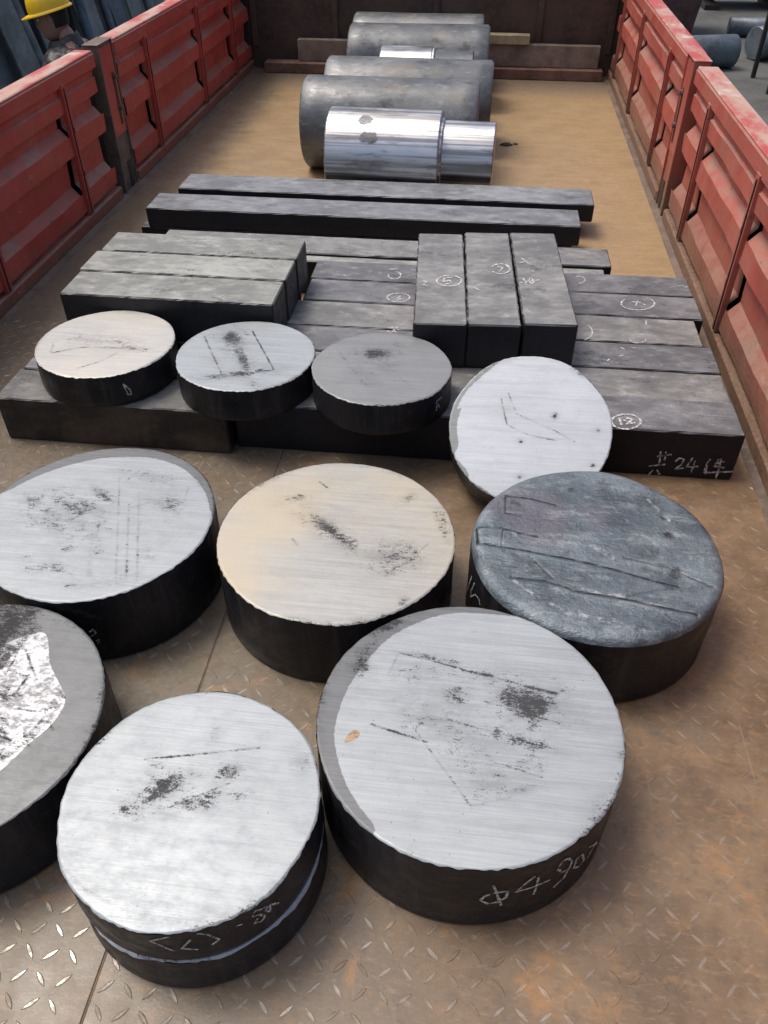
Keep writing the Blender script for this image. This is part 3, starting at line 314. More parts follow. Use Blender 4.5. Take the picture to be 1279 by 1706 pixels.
CHALK={"A":[[[0.0042,[[0.0781,0.5259,0.0933],[0.0843,0.5267,0.1076],[0.0964,0.5288,0.1156],[0.1155,0.5335,0.1159],[0.1149,0.5333,0.0958],[0.1034,0.5303,0.0848],[0.0907,0.5278,0.0815],[0.0781,0.5259,0.0933]]],[0.0042,[[0.0934,0.5282,0.1396],[0.1011,0.5298,0.1098],[0.1103,0.5321,0.0708]]],[0.0042,[[0.1508,0.5466,0.142],[0.1378,0.5411,0.1256],[0.1279,0.5374,0.1075],[0.1507,0.5466,0.1073],[0.177,0.5607,0.1069]]],[0.0042,[[0.1569,0.5495,0.1345],[0.1571,0.5496,0.109],[0.1561,0.5492,0.0806]]],[0.0042,[[0.1986,0.5758,0.1473],[0.1883,0.5682,0.1515],[0.1852,0.566,0.1305],[0.1945,0.5726,0.1095],[0.205,0.5809,0.1059],[0.2068,0.5824,0.1237],[0.1986,0.5758,0.1473]]],[0.0042,[[0.2068,0.5824,0.1237],[0.2006,0.5773,0.0837],[0.1864,0.5668,0.0718]]],[0.0042,[[0.2223,0.5968,0.1221],[0.2138,0.5886,0.1201],[0.2145,0.5893,0.0926],[0.2251,0.5997,0.0773],[0.2316,0.6067,0.0872],[0.2223,0.5968,0.1221]]],[0.0042,[[0.2471,0.6262,0.11],[0.2427,0.6202,0.0909],[0.2381,0.6144,0.0778]]],[0.0042,[[0.2343,0.6099,0.1207],[0.2531,0.6349,0.0868]]]]],"B1":[[[0.0035,[[-0.3244,0.3942,0.1824],[-0.3522,0.392,0.1655],[-0.3264,0.3939,0.1362]]],[0.0035,[[-0.3006,0.3994,0.1667],[-0.3156,0.3957,0.1426],[-0.2962,0.4007,0.1325]]],[0.0035,[[-0.2912,0.4023,0.1809],[-0.28,0.4066,0.1707],[-0.2688,0.4117,0.1448],[-0.2789,0.4071,0.137]]],[0.0035,[[-0.2182,0.4481,0.165],[-0.2248,0.4418,0.1735],[-0.2291,0.4379,0.1629],[-0.2216,0.4448,0.1562],[-0.2168,0.4495,0.1405],[-0.2214,0.4449,0.1339],[-0.2287,0.4383,0.1412],[-0.2245,0.442,0.1496]]],[0.0035,[[-0.2164,0.4499,0.166],[-0.212,0.4547,0.1597],[-0.2157,0.4507,0.155],[-0.2107,0.4561,0.1417],[-0.2102,0.4567,0.1612],[-0.2016,0.4672,0.1438]]],[0.0035,[[-0.2473,0.4241,0.163],[-0.2407,0.4287,0.1593]]]]],"B2":[[[0.003,[[-0.1726,0.5224,0.0378],[-0.1783,0.5073,0.0607],[-0.1773,0.5097,0.0412],[-0.1736,0.5193,0.026]]],[0.003,[[-0.1773,0.5097,0.0412],[-0.1772,0.51,0.0301],[-0.1735,0.5197,0.0146]]]]],"D":[[[0.004,[[0.0458,1.1377,0.1346],[0.0426,1.151,0.1005],[0.0399,1.1655,0.062]]],[0.004,[[0.0515,1.1198,0.1351],[0.0471,1.1332,0.0967],[0.0474,1.1323,0.0785]]],[0.004,[[0.0472,1.1331,0.0815],[0.055,1.1106,0.1123],[0.0623,1.0943,0.1169],[0.0653,1.0885,0.107]]]]],"M6R":[[[0.0045,[[0.4923,1.684,0.0647],[0.5261,1.684,0.0732]]],[0.0045,[[0.4982,1.684,0.0806],[0.5032,1.684,0.0402]]],[0.0045,[[0.5114,1.684,0.0803],[0.5129,1.684,0.0538]]],[0.0045,[[0.4788,1.684,0.0323],[0.5179,1.684,0.0415]]],[0.0045,[[0.4921,1.684,0.022],[0.4836,1.684,0.0038]]],[0.0045,[[0.5009,1.684,0.0228],[0.5111,1.684,0.0092]]],[0.0045,[[0.5392,1.684,0.0519],[0.5474,1.684,0.0639],[0.5595,1.684,0.0614],[0.5566,1.684,0.0435],[0.5431,1.684,0.028],[0.5659,1.684,0.0343]]],[0.0045,[[0.5792,1.684,0.068],[0.5701,1.684,0.0376],[0.5993,1.684,0.0423]]],[0.0045,[[0.5871,1.684,0.0603],[0.5854,1.684,0.0203]]],[0.0045,[[0.6215,1.684,0.0668],[0.6159,1.684,0.0522],[0.6178,1.684,0.0232]]],[0.0045,[[0.6177,1.684,0.0475],[0.6221,1.684,0.0193]]],[0.0045,[[0.6417,1.684,0.0685],[0.6355,1.684,0.0462],[0.6625,1.684,0.0436]]],[0.0045,[[0.6359,1.684,0.0533],[0.6569,1.684,0.0622]]],[0.0045,[[0.6245,1.684,0.0252],[0.6849,1.684,0.0335]]],[0.0045,[[0.6475,1.684,0.0711],[0.6499,1.684,0.0375],[0.6498,1.684,0.0044]]]],[[0.006,[[0.4384,1.7074,0.138],[0.4303,1.6963,0.138],[0.419,1.6877,0.138],[0.4059,1.6828,0.138],[0.3927,1.6821,0.138],[0.3812,1.6858,0.138],[0.3729,1.6933,0.138],[0.3689,1.7038,0.138],[0.3697,1.7159,0.138],[0.3755,1.7279,0.138],[0.3853,1.7382,0.138],[0.3979,1.7453,0.138],[0.4116,1.7483,0.138],[0.4244,1.7467,0.138],[0.4346,1.7407,0.138],[0.4407,1.7312,0.138],[0.442,1.7196,0.138],[0.4384,1.7074,0.138]]],[0.006,[[0.391,1.7299,0.138],[0.3921,1.6984,0.138]]],[0.006,[[0.4018,1.7172,0.138],[0.4115,1.7313,0.138],[0.4219,1.7255,0.138],[0.4058,1.7039,0.138],[0.4275,1.7123,0.138]]]]],"U1":[[[0.005,[[-0.0304,2.2,0.262],[-0.0322,2.1869,0.262],[-0.0385,2.175,0.262],[-0.0485,2.1661,0.262],[-0.0607,2.1611,0.262],[-0.0736,2.1608,0.262],[-0.0855,2.1652,0.262],[-0.0948,2.1737,0.262],[-0.1003,2.1853,0.262],[-0.1012,2.1984,0.262],[-0.0972,2.2112,0.262],[-0.089,2.2221,0.262],[-0.0776,2.2294,0.262],[-0.0645,2.2322,0.262],[-0.0516,2.23,0.262],[-0.0407,2.2232,0.262],[-0.0333,2.2127,0.262],[-0.0304,2.2,0.262]]],[0.005,[[-0.0812,2.2137,0.262],[-0.0809,2.1867,0.262],[-0.0642,2.2006,0.262],[-0.06,2.1831,0.262],[-0.0768,2.1723,0.262]]],[0.005,[[-0.0768,2.2172,0.262],[-0.0554,2.2197,0.262]]]],[[0.005,[[-0.14,2.1873,0.262],[-0.1292,2.1811,0.262],[-0.1381,2.1623,0.262],[-0.1259,2.1549,0.262]]]]],"U2":[[[0.0045,[[0.0544,2.3031,0.262],[0.0586,2.3133,0.262],[0.065,2.3216,0.262],[0.0731,2.3272,0.262],[0.0819,2.3294,0.262],[0.0907,2.3281,0.262],[0.0984,2.3233,0.262],[0.1042,2.3157,0.262],[0.1077,2.3059,0.262],[0.1085,2.295,0.262],[0.1064,2.2841,0.262],[0.1018,2.2743,0.262],[0.0952,2.2666,0.262],[0.0871,2.2616,0.262],[0.0784,2.2598,0.262],[0.0699,2.2615,0.262],[0.0625,2.2665,0.262],[0.0569,2.2743,0.262]]],[0.0045,[[0.0706,2.309,0.262],[0.0873,2.3029,0.262],[0.0775,2.2751,0.262]]],[0.0045,[[0.0972,2.32,0.262],[0.1072,2.2974,0.262]]]],[[0.0045,[[0.0051,2.1642,0.262],[0.0216,2.1444,0.262]]]]],"U3":[[[0.005,[[0.1376,2.3423,0.262],[0.158,2.3609,0.262]]],[0.005,[[0.1447,2.3758,0.262],[0.1675,2.3345,0.262]]]],[[0.005,[[0.138,2.2078,0.262],[0.1924,2.232,0.262]]],[0.005,[[0.1461,2.2387,0.262],[0.1551,2.198,0.262]]],[0.005,[[0.1738,2.2632,0.262],[0.1669,2.2441,0.262],[0.178,2.2229,0.262],[0.1698,2.1997,0.262],[0.1619,2.221,0.262],[0.1738,2.2632,0.262]]]],[[0.005,[[0.1699,2.2906,0.262],[0.1797,2.2886,0.262]]]]],"M1":[[[0.0045,[[-0.2519,2.5321,0.13],[-0.2464,2.5289,0.13],[-0.2417,2.5237,0.13],[-0.2381,2.5171,0.13],[-0.2359,2.5094,0.13],[-0.2353,2.5013,0.13],[-0.2362,2.4935,0.13],[-0.2386,2.4865,0.13],[-0.2424,2.4808,0.13],[-0.2472,2.4768,0.13],[-0.2526,2.4749,0.13],[-0.2584,2.4752,0.13],[-0.2639,2.4776,0.13],[-0.2689,2.4821,0.13],[-0.2729,2.4882,0.13],[-0.2757,2.4955,0.13],[-0.277,2.5034,0.13],[-0.2767,2.5114,0.13]]],[0.0045,[[-0.2789,2.5467,0.13],[-0.2493,2.5537,0.13]]]],[[0.0045,[[0.3371,2.5636,0.13],[0.342,2.5646,0.13],[0.3468,2.5647,0.13],[0.3514,2.5638,0.13],[0.3556,2.5619,0.13],[0.3592,2.5593,0.13],[0.3622,2.5558,0.13],[0.3644,2.5518,0.13],[0.3658,2.5472,0.13],[0.3663,2.5424,0.13],[0.3658,2.5373,0.13],[0.3646,2.5323,0.13],[0.3624,2.5274,0.13],[0.3596,2.5229,0.13],[0.356,2.5188,0.13],[0.3519,2.5154,0.13],[0.3475,2.5128,0.13],[0.3427,2.5109,0.13]]]]],"M2":[[[0.0045,[[-0.1912,2.3424,0.13],[-0.1948,2.3318,0.13],[-0.2026,2.3228,0.13],[-0.2135,2.3166,0.13],[-0.2262,2.314,0.13],[-0.2388,2.3154,0.13],[-0.2499,2.3205,0.13],[-0.2578,2.3288,0.13],[-0.2615,2.3392,0.13],[-0.2604,2.3502,0.13],[-0.2547,2.3603,0.13],[-0.2452,2.3682,0.13],[-0.233,2.3728,0.13],[-0.2199,2.3734,0.13],[-0.2077,2.37,0.13],[-0.198,2.3629,0.13],[-0.1923,2.3533,0.13],[-0.1912,2.3424,0.13]]],[0.0045,[[-0.2362,2.3566,0.13],[-0.2203,2.3553,0.13],[-0.2289,2.3417,0.13],[-0.2161,2.3337,0.13],[-0.2326,2.3225,0.13]]]],[[0.0045,[[0.547,2.4308,0.13],[0.5576,2.424,0.13],[0.5648,2.4142,0.13],[0.5679,2.4024,0.13],[0.5667,2.3895,0.13],[0.5615,2.3767,0.13],[0.5526,2.3648,0.13],[0.5408,2.3549,0.13],[0.5271,2.3478,0.13],[0.5125,2.3439,0.13],[0.4983,2.3437,0.13],[0.4855,2.347,0.13],[0.4751,2.3538,0.13],[0.468,2.3633,0.13],[0.4649,2.375,0.13],[0.4659,2.3879,0.13],[0.4711,2.4009,0.13],[0.4801,2.4129,0.13]]],[0.0045,[[0.5002,2.3972,0.13],[0.5207,2.3964,0.13],[0.5392,2.3802,0.13]]],[0.0045,[[0.5183,2.4054,0.13],[0.5077,2.3735,0.13]]]]],"M3":[[[0.004,[[0.3511,2.2254,0.13],[0.3542,2.2212,0.13],[0.3568,2.2165,0.13],[0.3589,2.2112,0.13],[0.3605,2.2055,0.13],[0.3614,2.1995,0.13],[0.3619,2.1932,0.13],[0.3617,2.1868,0.13],[0.361,2.1803,0.13],[0.3596,2.1739,0.13],[0.3578,2.1676,0.13],[0.3555,2.1616,0.13],[0.3526,2.1559,0.13],[0.3494,2.1506,0.13],[0.3458,2.1457,0.13],[0.3418,2.1415,0.13],[0.3376,2.1378,0.13],[0.3332,2.1348,0.13]]]],[[0.004,[[0.5112,2.1591,0.13],[0.5104,2.1551,0.13],[0.5087,2.1511,0.13],[0.5064,2.1473,0.13],[0.5035,2.1439,0.13],[0.5001,2.1409,0.13],[0.4964,2.1384,0.13],[0.4923,2.1365,0.13],[0.4882,2.1353,0.13],[0.484,2.1349,0.13],[0.48,2.1351,0.13],[0.4763,2.1361,0.13],[0.473,2.1377,0.13],[0.4703,2.14,0.13],[0.4681,2.1429,0.13],[0.4667,2.1462,0.13],[0.466,2.1499,0.13],[0.466,2.1538,0.13]]]],[[0.004,[[0.5263,2.2782,0.13],[0.5247,2.2496,0.13]]]],[[0.004,[[-0.2372,2.1422,0.13],[-0.1928,2.1334,0.13]]],[0.004,[[-0.2283,2.153,0.13],[-0.2111,2.1175,0.13]]],[0.004,[[-0.2084,2.1553,0.13],[-0.2213,2.1191,0.13]]],[0.004,[[-0.2352,2.1244,0.13],[-0.2271,2.1116,0.13]]]]],"M4":[[[0.004,[[0.4334,2.1042,0.13],[0.4438,2.0951,0.13]]]],[[0.004,[[0.464,2.1077,0.13],[0.4761,2.104,0.13]]]],[[0.004,[[0.3899,2.0211,0.13],[0.3954,2.0341,0.13]]]],[[0.004,[[0.4237,2.0523,0.13],[0.4369,2.06,0.13]]]]],"G":[[[0.0035,[[-0.8551,1.6588,0.1943],[-0.8445,1.6661,0.1739],[-0.8435,1.6669,0.1601],[-0.8509,1.6615,0.1609],[-0.8519,1.6609,0.1719],[-0.8551,1.6588,0.1943]]]]],"I":[[[0.0035,[[-0.0551,1.6842,0.1972],[-0.067,1.6654,0.1954]]],[0.0035,[[-0.0679,1.6641,0.1935],[-0.0615,1.6733,0.1841],[-0.059,1.6773,0.1718]]],[0.0035,[[-0.0645,1.6688,0.1835],[-0.066,1.6668,0.1683]]]]],"E":[[[0.0035,[[-0.6791,0.9468,0.0919],[-0.6703,0.9491,0.0995],[-0.6682,0.9497,0.0877],[-0.6799,0.9466,0.0781]]],[0.0035,[[-0.6731,0.9484,0.0654],[-0.6651,0.9507,0.0692],[-0.6715,0.9488,0.0572]]]]]}

# ------------------------------------------------------------------ the yard
GZ = -1.22
gv = [(-150, -60, GZ), (150, -60, GZ), (150, 240, GZ), (-150, 240, GZ)]
tag(obj('ground', gv, [(0, 1, 2, 3)], 'concrete'), 'grey concrete yard floor below the truck', 'ground', kind='structure')

# ------------------------------------------------------------------ the truck bed
XL, XR, YF, YB = -1.565, 0.775, -0.55, 5.90
truck = thing('cargo_truck', 'red drop-side truck bed with rusty checker-plate floor and dark headboard carrying the steel', 'truck', (0, 2.6, GZ))
TO = Vector((0, 2.6, GZ))
def tl(v): return [tuple(Vector(p) - TO) for p in v]
def tobj(name, v, f, mat, parent=None, smooth=False): return obj(name, tl(v), f, mat, truck if parent is None else parent, smooth)
def tbox(name, *a, mat, parent=None, ch=.003):
    v, f = box_vf(*a, ch); return tobj(name, v, f, mat, parent)
SEAM = -0.4645
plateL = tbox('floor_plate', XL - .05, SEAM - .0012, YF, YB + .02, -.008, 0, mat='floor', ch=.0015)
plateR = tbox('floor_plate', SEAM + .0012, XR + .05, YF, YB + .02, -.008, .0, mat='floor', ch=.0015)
tbox('seam_dirt', SEAM - .0009, SEAM + .0009, YF + .01, YB, -.008, -.0012, mat='rust_steel', ch=0)
tbox('under_floor', XL - .04, XR + .04, YF + .01, YB, -.075, -.012, mat='black_steel')
# chassis below, hidden by the bed from here
for x in (-.85, -.12): tbox('chassis_rail', x - .04, x + .04, YF + .1, YB + 2.2, -.30, -.08, mat='chassis')
for y in (.3, 1.25, 5.2):
    for x in (XL + .22, XR - .22):
        v, f = tube([(x - .14, y, GZ + .50), (x - .1, y, GZ + .50), (x + .1, y, GZ + .50), (x + .14, y, GZ + .50)], [.42, .5, .5, .42], 28)
        wh = tobj('wheel', v, f, 'tyre')
        v, f = tube([(x - .145, y, GZ + .5), (x + .145, y, GZ + .5)], .26, 20); tobj('rim', v, f, 'chassis', wh)
    v, f = tube([(XL + .3, y, GZ + .5), (XR - .3, y, GZ + .5)], .06, 12); tobj('axle', v, f, 'chassis')

# corrugated drop sides.  profile: (z, depth); depth > 0 goes back into the wall
PROF = [(.518, .0), (.505, .008), (.490, .008), (.484, .0), (.432, .0), (.420, .028), (.384, .028), (.352, .0), (.283, .0), (.268, .028), (.172, .028), (.138, .0), (.070, .0), (.060, .012), (.052, .012)]
GROOVE = {4, 5, 6, 8, 9, 10}
def side_panel(side, y0, y1, ribs, paint):
    """side -1 left wall, +1 right wall; y0 near end, y1 far end"""
    X = XL if side < 0 else XR
    def P(y, z, d): return (X + side * d, y, z)
    cuts = [y0 + .012] + ribs + [y1 - .012]
    v = []; f = []
    for b in range(len(cuts) - 1):
        a, e = cuts[b], cuts[b + 1]
        last = b == len(cuts) - 2
        for k in range(len(PROF) - 1):
            g = .034 if (k in GROOVE) else 0.0
            if k in (4, 6): g = .024
            ee = e - g
            n = 10; base = len(v)
            for i in range(n + 1):
                y = a + (ee - a) * i / n
                for q in (k, k + 1):
                    z, d = PROF[q]
                    wob = .0022 * math.sin(y * 9 + z * 31) + .0015 * math.sin(y * 23 + z * 11 + side)
                    v.append(P(y, z, d + wob * (1 if 0 < q < len(PROF) - 1 else 0)))
            for i in range(n):
                q = (base + 2 * i, base + 2 * i + 2, base + 2 * i + 3, base + 2 * i + 1)
                f.append(q if side < 0 else q[::-1])
    panel = tobj('side_panel', v, f, paint)
    # outer skin closes the hollow wall
    xo = sorted((X + side * .066, X + side * .071)); v, f = box_vf(xo[0], xo[1], y0 + .004, y1 - .004, .03, .545); tobj('outer_skin', v, f, 'black_steel', panel)
    def rail(name, z0, z1, d0, d1, ya, yb, mat, ch=.005):
        xs = sorted((X + side * d0, X + side * d1)); vv, ff = box_vf(xs[0], xs[1], ya, yb, z0, z1, ch); return tobj(name, vv, ff, mat, panel)
    rail('top_rail', .517, .571, -.008, .072, y0, y1, paint)
    # worn folded lip on the top rail
    rail('top_lip', .5705, .578, -.004, .069, y0 + .004, y1 - .004, 'red_edge', .003)
    rail('bottom_rail', .004, .053, -.012, .072, y0, y1, paint, .006)
    for y in ribs:
        # strip bridging the corrugations, with a folded dark return flange
        mb = MB(); lean = .012 * side
        for (ya, yb, d0, d1) in ((y - .006, y + .030, -.011, -.003), (y - .010, y - .0055, -.013, .006)):
            a = sorted((X + side * d0, X + side * d1)); mb.box(a[0], a[1], ya, yb, .055, .530, ch=.0012)
        r = tobj('rib', mb.v, mb.f, paint, panel)
        a = sorted((X - side * .0145, X - side * .0112)); vv, ff = box_vf(a[0], a[1], y + .004, y + .010, .058, .516, .0005); tobj('rib_seam', vv, ff, 'black_steel', panel)
        for z in (.36, .2):
            vv, ff = box_vf(*sorted((X - side * .0125, X - side * .0108)), y + .016, y + .020, z, z + .018); tobj('slot', vv, ff, 'black_steel', panel)
    # end cheeks
    for ya in (y0, y1 - .012):
        rail('end_cheek', .05, .52, .046, .065, ya, ya + .012, 'black_steel', .001)
    return panel
for side, paint in ((-1, 'red_left'), (1, 'red_right')):
    side_panel(side, -.35, 3.442, [.16, .90, 1.64, 2.385, 3.105], paint)
    side_panel(side, 3.655, YB - .015, [4.005, 4.80, 5.46] if side < 0 else [3.985, 4.86, 5.64], paint)
    X = XL if side < 0 else XR
    # the post between the drop sides, with its slotted face and latch
    mb = MB(); a = lambda p, q: sorted((X + side * p, X + side * q))
    mb.box(*a(-.012, .05), 3.478, 3.486, 0, .585, ch=.002); mb.box(*a(-.012, .05), 3.622, 3.630, 0, .585, ch=.002); mb.box(*a(-.004, .004), 3.486, 3.622, .0, .585)
    post = tobj('post', mb.v, mb.f, 'rust_steel' if side < 0 else paint)
    tobj('post_back', *box_vf(*a(.045, .055), 3.445, 3.65, 0, .56), 'black_steel', post)
    tobj('post_face', *box_vf(*a(-.0075, -.0045), 3.49, 3.618, .235, .572, .001), paint, post)
    tobj('post_cap', *box_vf(*a(-.014, .052), 3.474, 3.634, .5852, .588, .001), 'red_edge' if side > 0 else 'rust_steel', post)
    tobj('latch_slot', *box_vf(*a(-.0095, -.008), 3.575, 3.596, .27, .47), 'black_steel', post)
    tobj('foot_slot', *box_vf(*a(-.0065, -.0045), 3.56, 3.60, .005, .12), 'black_steel', post)
    for z in (.335, .455):
        v, f = tube([(X - side * .008, 3.585, z), (X - side * .022, 3.585, z)], .011, 10); tobj('latch_bolt', v, f, 'rust_steel', post)
    # rusty strip where floor meets the side
    v = [(X - side * .035, YF, .0006), (X - side * .001, YF, .0006), (X - side * .001, YF, .010), (X - side * .012, YF, .007)]
    v = v + [(x, YB, z) for x, y, z in v]
    tobj('floor_edge', v, [(0, 3, 7, 4), (3, 2, 6, 7), (0, 1, 2, 3), (4, 7, 6, 5)], 'rust_steel')
# headboard
hb = tbox('headboard', XL - .06, XR + .06, YB, YB + .02, -.01, .90, mat='headboard')
for x in (XL + .03, -1.0, -.35, .30, XR - .03): tbox('stiffener', x - .02, x + .02, YB - .016, YB - .0005, .13, .88, mat='headboard', parent=hb, ch=.004)
for z in (.86,): tbox('top_rail', XL - .06, XR + .06, YB - .03, YB - .017, z, z + .05, mat='headboard', parent=hb)
for x, s in ((XL, -1), (XR, 1)): tbox('corner_post', *sorted((x + s * .005, x + s * .06)), YB - .014, YB - .001, 0, .90, mat='black_steel', parent=hb)

# raised tread lugs on the plate: real lens shapes
def lens(n=7, L=.0145, W=.0040, H=.0010):
    v = [(0, 0, H)]; ring = []
    for k in range(2 * n):
        t = k / n
        u = -L + 2 * L * (t if t <= 1 else 2 - t); wv = W * (1 - (u / L) ** 2) * (1 if t <= 1 else -1)
        ring.append((u, wv))
    v += [(u * .82, q * .55, H) for u, q in ring] + [(u, q, 0) for u, q in ring]
    m = 2 * n; f = [(0, 1 + (k + 1) % m, 1 + k) for k in range(m)] + [(1 + k, 1 + (k + 1) % m, 1 + m + (k + 1) % m, 1 + m + k) for k in range(m)]
    return v, [q[::-1] for q in f]
LV, LF = lens(); LVn = np.array(LV)
lug_mesh = bpy.data.meshes.new('tread_lug'); lug_mesh.from_pydata(LV, [], LF); lug_mesh.materials.append(MAT['floor_worn'])
DISCS_ON_FLOOR = [(.048, .769, .245), (-.353, .582, .19), (-.235, 1.186, .241), (.283, 1.203, .246), (-.736, 1.181, .241), (-.795, .692, .246)]
lugs = []
PITCH = .033
cy, sy = math.cos(R(6.619)), math.sin(R(6.619)); cp, sp_ = math.cos(R(40.833)), math.sin(R(40.833))
def in_view(x, y):
    rx = x * cy + y * sy; hy = -x * sy + y * cy
    dz = hy * cp + CAM_H * sp_; up = hy * sp_ - CAM_H * cp
    return dz > 0 and abs(rx / dz * 1340) < 650 and abs(up / dz * 1340) < 865
for i in range(int((XR - XL - .03) / PITCH)):
    for j in range(int(2.3 / PITCH)):
        x = XL + .03 + i * PITCH; y = .05 + j * PITCH
        if abs(x - SEAM) < .016 or x > XR - .03: continue
        hid = any(math.hypot(x - a, y - b) < r - .01 for a, b, r in DISCS_ON_FLOOR) or (-1.2 < x < .68 and 1.72 < y < 2.8)
        lugs.append((x + random.gauss(0, .0006), y + random.gauss(0, .0006), (R(45) if (i + j) % 2 else R(-45)) + random.gauss(0, .05), hid))
vis = sorted([q for q in lugs if not q[3] and in_view(q[0], q[1])], key=lambda q: q[0] ** 2 + q[1] ** 2)
near = set(vis[:300])
def sink(x, y): return -.0011 * min(1, max(0, .26 + .30 * math.sin(x * 5.1 + 1.3) * math.cos(y * 4.3 + x * 2) + .40 * (x + .4) + random.gauss(0, .16)))
for x, y, a, hd in vis[:300]:
    o = bpy.data.objects.new('tread_lug', lug_mesh); COL.objects.link(o); o.parent = plateL if x < SEAM else plateR
    o.location = Vector((x, y, sink(x, y))) - TO; o.rotation_euler = (0, 0, a)
for pl, cond in ((plateL, lambda x: x < SEAM), (plateR, lambda x: x > SEAM)):
    rest = [q for q in lugs if q not in near and not q[3] and cond(q[0])]
    V = []; Fc = []
    for x, y, a, hd in rest:
        c, s = math.cos(a), math.sin(a); k = len(V); dz = sink(x, y)
        V += [(x + u * c - w_ * s, y + u * s + w_ * c, z + dz) for u, w_, z in LV]; Fc += [tuple(i + k for i in q) for q in LF]
    o = tobj('tread_pattern', V, Fc, 'floor_worn', pl); o['kind'] = 'stuff'

# ------------------------------------------------------------------ chalk
def chalk(key, parent, origin, normal_fn, M=None):
    return [chalk_one(g, parent, origin, normal_fn) for g in CHALK[key]]
def chalk_one(strokes, parent, origin, normal_fn):
    v = []; f = []
    for wd, pts in strokes:
        P = [Vector(p) for p in pts]; Q = [P[0]]
        for a, b in zip(P, P[1:]):
            n = max(1, int((b - a).length / .004)); Q += [a.lerp(b, (k + 1) / n) for k in range(n)]
        base = len(v)
        for i, p in enumerate(Q):
            nn = normal_fn(p); t = (Q[min(i + 1, len(Q) - 1)] - Q[max(i - 1, 0)]).normalized(); s = nn.cross(t).normalized()
            hw = wd / 2 * random.uniform(.75, 1.2); c = p + nn * .0024
            v += [c - s * hw - origin, c + s * hw - origin]
        for i in range(len(Q) - 1): f.append((base + 2 * i, base + 2 * i + 1, base + 2 * i + 3, base + 2 * i + 2))
    return obj('chalk_mark', v, f, 'chalk', parent)

# ------------------------------------------------------------------ discs
def paint_face(me, key, co):
    x, y = co[:, 0], co[:, 1]; n = len(co); d = np.zeros(n); g = np.zeros(n); b = np.zeros(n)
    mk = MARKS.get(key, {})
    for cx, cy_, ax, ay, bx, by, st in mk.get('s', []):
        det = ax * by - ay * bx; dx, dy = x - cx, y - cy_
        s = (dx * by - dy * bx) / det; t = (ax * dy - ay * dx) / det
        q = s * s + t * t; d = np.maximum(d, np.maximum(st * np.exp(-.75 * q), .42 * st * np.exp(-.2 * q)))
    def seg(pts):
        r = np.full(n, 9.)
        for (x0, y0), (x1, y1) in zip(pts, pts[1:]):
            ux, uy = x1 - x0, y1 - y0; t = np.clip(((x - x0) * ux + (y - y0) * uy) / (ux * ux + uy * uy), 0, 1)
            r = np.minimum(r, np.hypot(x - x0 - t * ux, y - y0 - t * uy))
        return r
    for wd, st, pts in mk.get('l', []): d = np.maximum(d, st * np.exp(-(seg(pts) / max(wd, .0022)) ** 2))
    for wd, st, pts in mk.get('h', []): b = np.maximum(b, st * np.exp(-(seg(pts) / max(wd, .003)) ** 2))
    for ch, val, pts in mk.get('p', []):
        ins = np.zeros(n, bool)
        for (x0, y0), (x1, y1) in zip(pts, pts[1:] + pts[:1]):
            c = ((y0 > y) != (y1 > y)) & (x < (x1 - x0) * (y - y0) / (y1 - y0 + 1e-12) + x0); ins ^= c
        sd = seg(pts + pts[:1]) * np.where(ins, 1, -1); k = np.clip(.5 + sd / .012, 0, 1) * val
        if ch == 'g': g = np.maximum(g, k)
        elif ch == 'd': d = np.maximum(d, k * .66)
        else: b = np.maximum(b, k)
    rr = np.hypot(x, y); rm = rr.max(); th = np.arctan2(y, x); sd = sum(map(ord, key))
    if key != 'D': d = np.maximum(d, np.clip((rr / rm - .86) / .14, 0, 1) ** 2 * np.clip(.20 + .30 * np.sin(2 * th + sd) + .2 * np.sin(5 * th + 2 * sd), 0, .6))
    a = me.color_attributes.new('paint', 'FLOAT_COLOR', 'POINT')
    a.data.foreach_set('color', np.c_[d, g, b, np.ones(n)].astype(np.float32).ravel())
